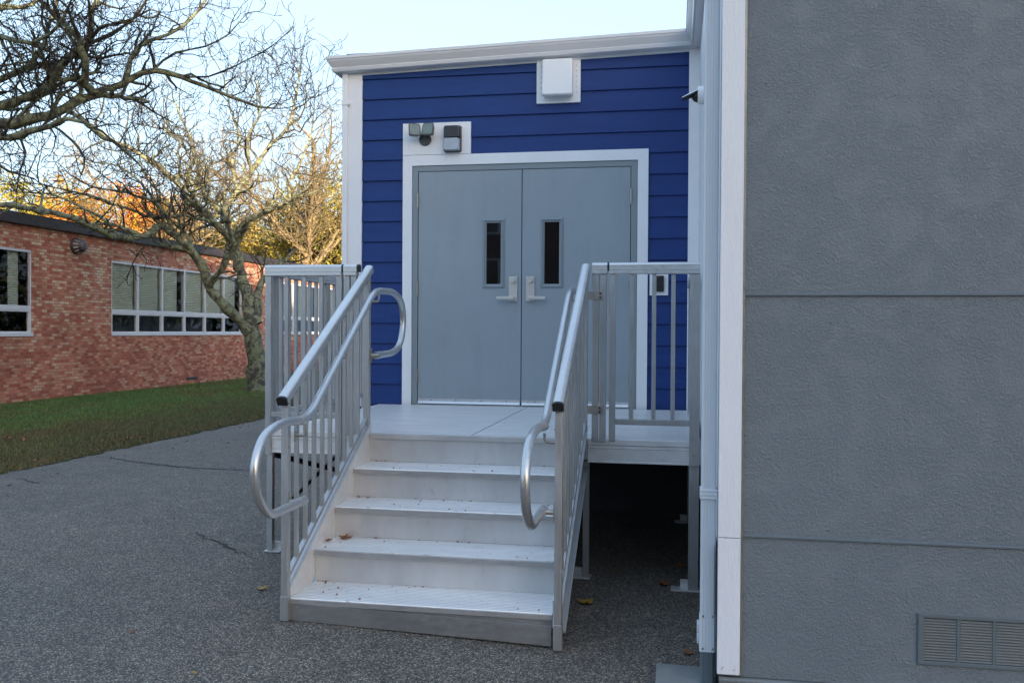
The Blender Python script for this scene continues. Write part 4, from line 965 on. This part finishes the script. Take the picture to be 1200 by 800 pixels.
LM([(190, 265, 19), (183, 266, 18.8), (169, 275, 18.4), (150, 279, 18), (138, 277, 17.8), (124, 271, 17.4), (94, 260, 16.8), (67, 250, 16.3), (37, 245, 15.8), (5, 240, 15.3), (-30, 236, 15)], .085, .045, 2, .30, .6)
LM([(165, 276, 18.4), (145, 268, 18.1), (120, 262, 17.6), (100, 266, 17)], .05, .02, 2, .4, .6)
LM([(190, 265, 19), (192, 250, 18.8), (180, 236, 18.5), (150, 226, 18.2), (110, 220, 17.8)], .05, .02, 2, .55, .9)
LM([(245, 336, 20), (256, 320, 19.8), (268, 300, 19.7), (276, 288, 19.6)], .07, .06, 1, .2, .6)
LM([(298, 392, 20.6), (289, 350, 20.7), (283, 322, 20.8), (276, 298, 20.8), (274, 286, 20.8)], .14, .12, 2, .12, .7)
LM([(274, 286, 20.8), (265, 276, 20.6), (250, 260, 20.4), (236, 246, 20.2), (222, 235, 20), (201, 207, 19.7), (186, 194, 19.4), (160, 178, 19), (128, 163, 18.6), (98, 140, 18.2)], .10, .03, 3, .55, 1.1)
LM([(275, 288, 20.8), (268, 268, 21), (258, 250, 21.2), (240, 225, 21.5), (232, 195, 21.8), (222, 160, 22), (205, 120, 22)], .08, .02, 3, .6, 1.1)
LM([(275, 286, 20.8), (286, 262, 20.9), (307, 250, 21), (329, 238, 21), (342, 234, 21)], .08, .05, 2, .45, .8)
LM([(342, 234, 21), (338, 214, 21.2), (350, 195, 21.4), (362, 165, 21.5), (368, 130, 21.5)], .045, .015, 3, .6, .8)
LM([(342, 234, 21), (360, 228, 20.8), (382, 218, 20.6), (396, 212, 20.4)], .04, .015, 2, .5, .7)
LM([(268, 262, 20.8), (265, 243, 20.8), (278, 222, 21), (295, 201, 21), (307, 184, 21), (324, 163, 21.2), (338, 148, 21.3), (345, 120, 21.4), (352, 85, 21.4)], .085, .02, 3, .6, 1.0)
LM([(278, 222, 21), (272, 190, 21.4), (280, 160, 21.6), (268, 120, 21.8), (262, 90, 22)], .05, .015, 3, .6, 1.0)
LM([(295, 201, 21), (290, 165, 20.6), (305, 130, 20.4), (300, 95, 20.2)], .045, .012, 3, .6, .9)
LM([(302, 380, 20.6), (301, 350, 20.9), (306, 332, 21.1), (320, 318, 21.4), (340, 300, 21.8)], .12, .05, 2, .35, .7)
LM([(236, 246, 20.2), (220, 215, 19.2), (225, 190, 18.8), (210, 165, 18.4), (190, 150, 18)], .05, .015, 3, .6, .9)
LM([(254, 262, 20.4), (215, 252, 19.4), (180, 255, 18.8), (150, 245, 18.4), (90, 225, 18), (40, 215, 17.6)], .05, .015, 3, .55, .8)
LM([(205, 275, 19.3), (190, 245, 18.9), (165, 215, 18.5), (140, 195, 18.2), (110, 190, 18)], .045, .014, 3, .5, .9)
LM([(225, 292, 19.6), (212, 262, 20), (195, 235, 20.3), (170, 205, 20.5), (160, 170, 20.6)], .045, .014, 3, .5, .9)
LM([(142, 279, 17.9), (120, 255, 17.5), (90, 240, 17.2), (60, 228, 17), (20, 225, 16.8)], .035, .012, 3, .45, .7)
LM([(182, 275, 18.6), (160, 300, 18.2), (152, 318, 18)], .025, .01, 1, .5, .35)
T.build('bark', 'twig', tr1); print('tree1', T.count)

# nearer tree whose limbs come in from the left
tr2 = empty('bare_tree', (-10.6, 11.2, -1.5), 'dark leafless tree whose long limbs enter the top left corner of the view', 'tree')
T = TreeB(21); T.minr = .0058; T.step = .13; T.spawn = .95; T.wob = .33
T.limb([Vector((-10.6, 11.2, -1.6)), Vector((-10.5, 11.2, 0)), Vector((-10.35, 11.2, 1.3)), Q(-60, 160, 11.2)], .30, .17, 2, 0, 1, 14, sub=False, knobby=.05)
T.limb([Vector((-10.6, 11.2, -1.66)), Vector((-10.58, 11.2, -1.3))], .38, .30, 2, 0, 1, 14, sub=False)
def LM(pts, r0, r1, lvl=2, dens=.5, sp=.8, **k): T.limb([Q(*p) for p in pts], r0, r1, lvl, min(.97, dens*1.7), sp*1.3, knobby=.2, **k)
LM([(-60, 160, 11.2), (-20, 152, 11.2), (0, 148, 11.2), (37, 139, 11.3), (75, 127, 11.4), (112, 112, 11.6)], .085, .06, 2, .4, .8)
LM([(112, 112, 11.6), (150, 94, 11.8), (180, 82, 12), (210, 90, 12.2), (240, 101, 12.4), (270, 112, 12.6), (300, 124, 12.8), (320, 127, 12.9)], .055, .012, 3, .5, .6)
LM([(-60, 162, 11.2), (-10, 160, 11), (22, 158, 10.9), (49, 150, 10.8), (80, 140, 10.7), (110, 150, 10.6)], .08, .02, 3, .45, .6)
LM([(-30, 130, 11.2), (30, 115, 11.3), (56, 101, 11.3), (75, 79, 11.4), (97, 56, 11.5), (105, 30, 11.6), (112, 0, 11.7), (118, -40, 11.8)], .07, .035, 3, .5, .8)
LM([(112, 112, 11.6), (100, 98, 11.4), (101, 75, 11.2), (90, 45, 11), (67, 22, 10.9), (49, 0, 10.8), (40, -40, 10.7)], .06, .03, 3, .5, .8)
LM([(150, 94, 11.8), (154, 71, 11.9), (165, 52, 12), (195, 41, 12.2), (225, 22, 12.4), (240, 0, 12.5), (255, -30, 12.6)], .04, .012, 3, .5, .6)
LM([(97, 56, 11.5), (130, 40, 11.8), (160, 18, 12), (175, -10, 12.2)], .035, .012, 3, .5, .7)
LM([(-40, 60, 11.2), (0, 45, 11), (30, 50, 10.8), (60, 40, 10.6), (80, 10, 10.4)], .05, .015, 3, .55, .8)
LM([(-40, 110, 11.2), (0, 95, 11.4), (35, 75, 11.6), (50, 50, 11.8), (60, 20, 12), (75, -20, 12)], .05, .015, 3, .55, .8)
LM([(-40, 20, 11.2), (0, 12, 11.5), (40, 5, 11.8)], .05, .03, 3, .55, .8)
LM([(75, 127, 11.4), (97, 142, 11.3), (120, 160, 11.2), (145, 175, 11.1), (170, 200, 11)], .035, .008, 2, .5, .5)
LM([(210, 90, 12.2), (244, 90, 12.3), (289, 71, 12.4), (322, 52, 12.5), (343, 32, 12.6)], .018, .005, 1, .3, .3)
LM([(180, 82, 12), (205, 62, 12.2), (240, 55, 12.4), (268, 40, 12.6), (290, 15, 12.8)], .022, .006, 2, .5, .5)
LM([(22, 158, 10.9), (30, 180, 10.8), (24, 200, 10.7), (20, 222, 10.7)], .02, .008, 2, .45, .35)
LM([(60, 145, 10.8), (85, 165, 10.7), (100, 185, 10.7), (95, 205, 10.6)], .02, .008, 2, .5, .4)
LM([(-60, 190, 11.2), (-20, 185, 11), (10, 200, 10.8), (40, 210, 10.7)], .03, .01, 2, .5, .45)
T.build('bark', 'twig', tr2); print('tree2', T.count)

# sunlit bare trees beyond the school roof
def bare_far(px, Y, ztop, seed, label):
    base = at(px, 300, Y=Y); base.z = -1.6
    e = empty('sunlit_tree', base, label, 'tree', 'sunlit bare trees beyond the school'); T = TreeB(seed)
    T.upb = .35; T.wob = .26; T.minr = .012; T.step = .30; T.spawn = .85; T.ratio = .66
    H = ztop+1.6; top = base+Vector((.6, 0, H*.45)); T.limb([base, base+Vector((.1, .2, H*.2)), top], .32, .20, 3, 0, 1, 9, sub=False)
    rnd = random.Random(seed)
    for k in range(8):
        a = rnd.uniform(0, 6.28); el = rnd.uniform(.5, 1.3); d = Vector((math.cos(a)*math.cos(el), math.sin(a)*math.cos(el), math.sin(el)))
        st = base.lerp(top, rnd.uniform(.55, 1)); L = H*rnd.uniform(.30, .46)
        T.limb([st, st+d*L*.5+Vector((0, 0, .3)), st+d*L+Vector((0, 0, .9))], .13, .05, 3, .55, H*.13, 6)
    T.build('barklight', 'barklight', e)
    pts = [tuple(t[0]) for t in T.tips]; rnd.shuffle(pts); leaves('foliage', pts[:900], 1, .15, .07, seed, 'leaf_gold', e)
    print(label, T.count)
bare_far(182, 46, 12.6, 31, 'pale leafless tree in sun beyond the left half of the school roof')
bare_far(350, 46, 13.2, 37, 'pale leafless tree in sun between the school roof and the blue building')

def leafy(px, Y, ztop, rad, mt, seed, label, dens=26, kind='autumn_tree', ls=.13):
    base = at(px, 300, Y=Y); base.z = -1.6
    e = empty(kind, base, label, 'tree', 'autumn trees beyond the school roof'); T = TreeB(seed); rnd = random.Random(seed)
    T.split = .055; T.upb = .25; T.wob = .2; T.minr = .015; T.step = .45; T.spawn = .5; T.ratio = .6
    H = ztop+1.6; ctr = base+Vector((0, 0, H-rad*1.0)); T.limb([base, base+Vector((.1, .1, H*.25)), ctr], .26, .12, 2, 0, 1, 8, sub=False)
    clumps = []
    for k in range(34):
        a = rnd.uniform(0, 6.28); u_ = rnd.uniform(-.75, 1); q = math.sqrt(1-u_*u_*.9); rr2 = rad*rnd.uniform(.45, 1.0)*(1+.2*math.sin(3*a+seed))
        c_ = ctr+Vector((math.cos(a)*q*rr2, math.sin(a)*q*rr2, u_*rr2*.95)); clumps.append(c_)
        st = base.lerp(ctr, rnd.uniform(.6, 1)); T.limb([st, st.lerp(c_, .5)+Vector((0, 0, .2)), c_], .06, .02, 1, .35, rad*.25, 5)
    T.build('barkfar', 'barkfar', e)
    pts = []
    for c_ in clumps:
        n = rnd.randint(5, 10); sr = rad*rnd.uniform(.14, .26)
        for _ in range(n): pts.append((c_.x+rnd.gauss(0, sr), c_.y+rnd.gauss(0, sr), c_.z+rnd.gauss(0, sr*.8)))
    pts += [tuple(t[0]) for t in T.tips if rnd.random() < .7]
    leaves('foliage', pts, dens, rad*.075, ls, seed, mt, e)
leafy(8, 52, 8.2, 3.6, 'leaf_yellow', 51, 'yellow autumn tree beyond the school roof at the left edge of the view')
leafy(60, 55, 10.2, 3.8, 'leaf_green', 52, 'tall yellow-green autumn tree beyond the left end of the school roof')
leafy(125, 52, 9.6, 4.0, 'leaf_red', 53, 'red and orange autumn tree, the reddest beyond the school roof')
leafy(178, 56, 9.2, 3.2, 'leaf_red', 54, 'rusty orange autumn tree just right of the reddest one')
leafy(222, 58, 6.6, 3.2, 'leaf_yellow', 55, 'low yellow autumn tree above the middle of the school roof')
leafy(262, 56, 6.6, 3.2, 'leaf_green', 56, 'low yellow-green tree behind the fork of the lichen-covered tree')
leafy(305, 58, 7.4, 3.6, 'leaf_yellow', 57, 'yellow tree above the right end of the school roof')
leafy(345, 54, 9.0, 3.6, 'leaf_gold', 58, 'golden tree behind the pale leafless tree near the blue building', 15)
leafy(392, 52, 10.2, 4.0, 'leaf_green', 59, 'tall yellow-green tree right against the blue building corner', 15)
leafy(430, 60, 8.5, 4.0, 'leaf_yellow', 60, 'yellow tree mostly hidden behind the blue building', 18)
leafy(90, 66, 8.6, 4.4, 'leaf_yellow', 61, 'pale yellow tree farther back, between the yellow-green and the reddest tree', 20)

g_w = random.Random(77)
wood = leaves('pane_reflection_wood', [(g_w.uniform(2, 75), g_w.uniform(50, 62), -1.6+abs(g_w.gauss(0, 3.6))) for _ in range(5000)], 4, .6, .35, 77, 'leaf_evergreen', None)  # out of view, added to darken what the school panes reflect
wood['kind'] = 'stuff'; wood['label'] = 'unseen dark wood beyond the modular buildings, added for the pane reflections'; wood['category'] = 'wood'
# ------------------------------------------------------------------ fallen leaves
def leaf(x, y, z, size, rot, mt, label, curl=.3, pitch=0):
    s = MB(); n = 7; out = []
    shape = [(0, -.5), (.16, -.30), (.42, -.34), (.30, -.05), (.48, .16), (.22, .20), (.16, .36), (0, .60), (-.16, .34), (-.24, .20), (-.46, .12), (-.30, -.05), (-.40, -.32), (-.15, -.30)]
    c_, s_ = math.cos(rot), math.sin(rot)
    V = [(x, y, z+.006)]
    for px, py in shape: V.append((x+size*(px*c_-py*s_), y+size*(px*s_+py*c_), z+.005+size*curl*(px*px+py*py)*1.2+.3*size*curl*math.sin(9*px+5*py)))
    k = len(shape); s.add(V, [(0, 1+i, 1+(i+1) % k) for i in range(k)], True)
    s.beam((x, y, z+.006), (x+size*.7*s_, y-size*.7*c_, z+.012), .002, .002)
    o = s.build('fallen_leaf', mt); rebase(o, (x, y, z)); o['label'] = label; o['category'] = 'leaf'; o['group'] = 'fallen leaves'; return o
T2 = ZD-3*RI
p = at(384, 634, Z=T2); leaf(p.x, p.y, p.z, .055, .5, 'leaf_dead', 'darker curled brown leaf on the second tread, nearer the stringer', .55)
p = at(404, 631, Z=T2); leaf(p.x, p.y, p.z, .075, 2.2, 'leaf_dead', 'larger orange-brown leaf on the second tread, farther from the stringer', .4)
for (px, py, sz, ro, mt, lb) in ((686, 707, .10, 1.2, 'leaf_fallyellow', 'yellow leaf on the asphalt behind the right stair railing'), (778, 685, .085, .4, 'leaf_dead', 'brown curled leaf under the landing near the right foot plate'),
        (798, 664, .08, 2.4, 'leaf_dead', 'brown leaf in the dark under the landing by the far right leg'), (307, 690, .06, 1.9, 'leaf_fallyellow', 'greenish yellow leaf on the asphalt left of the stair foot'),
        (340, 582, .07, .4, 'leaf_dead', 'brown leaf under the left side of the landing'), (725, 671, .05, 2.9, 'leaf_dead', 'tiny brown leaf in the shadow under the landing'), (806, 766, .06, .1, 'leaf_dead', 'thin brown leaf beside the splash block'),
        (228, 789, .03, .9, 'leaf_fallyellow', 'small pale leaf on the asphalt at the lower left'), (154, 740, .035, 2., 'leaf_dead', 'small reddish leaf alone on the open asphalt')):
    q = at(px, py, Z=-1.5); q = q*(gz(q.x)/-1.5); leaf(q.x, q.y, gz(q.x)+.004, sz, ro, mt, lb)
for (px, py, lb) in ((8, 513, 'orange leaf in the grass at the left edge'), (152, 518, 'orange leaf in the grass near the asphalt edge'), (28, 516, 'rust leaf in the grass right of the left edge')):
    q = at(px, py, Z=-1.42); leaf(q.x, q.y, gz(q.x)+.03, .11, px, 'leaf_dead', lb, .5)
# debris crumbs on the treads
g_ = random.Random(9)
for i in range(4):
    z = ZD-RI*(4-i); y = Y1_+RUN*i; s = MB()
    for k in range(26):
        edge = g_.random() < .6
        xx = g_.uniform(XSL+.01, XSR-.02) if not (edge and g_.random() < .5) else XSL+abs(g_.gauss(0, .06))+.004
        yy = y+RUN+.012-abs(g_.gauss(0, .015)) if edge else g_.uniform(y+.02, y+RUN-.02); q = g_.uniform(.0015, .0042)
        s.tube([(xx, yy, z+.0005), (xx+q*1.5, yy+q, z+q*1.1), (xx+q*2.4, yy, z+.0008)], [q*.5, q, q*.4], 5)
    s.build('tread_debris', 'leaf_dead', kind='stuff'); 
for o in bpy.data.objects:
    if '_org' in o: del o['_org']
    if o.get('kind') == 'stuff' and not o.get('label'): o['label'] = 'crumbs of dry leaf and grit scattered on an aluminium tread'; o['category'] = 'debris'
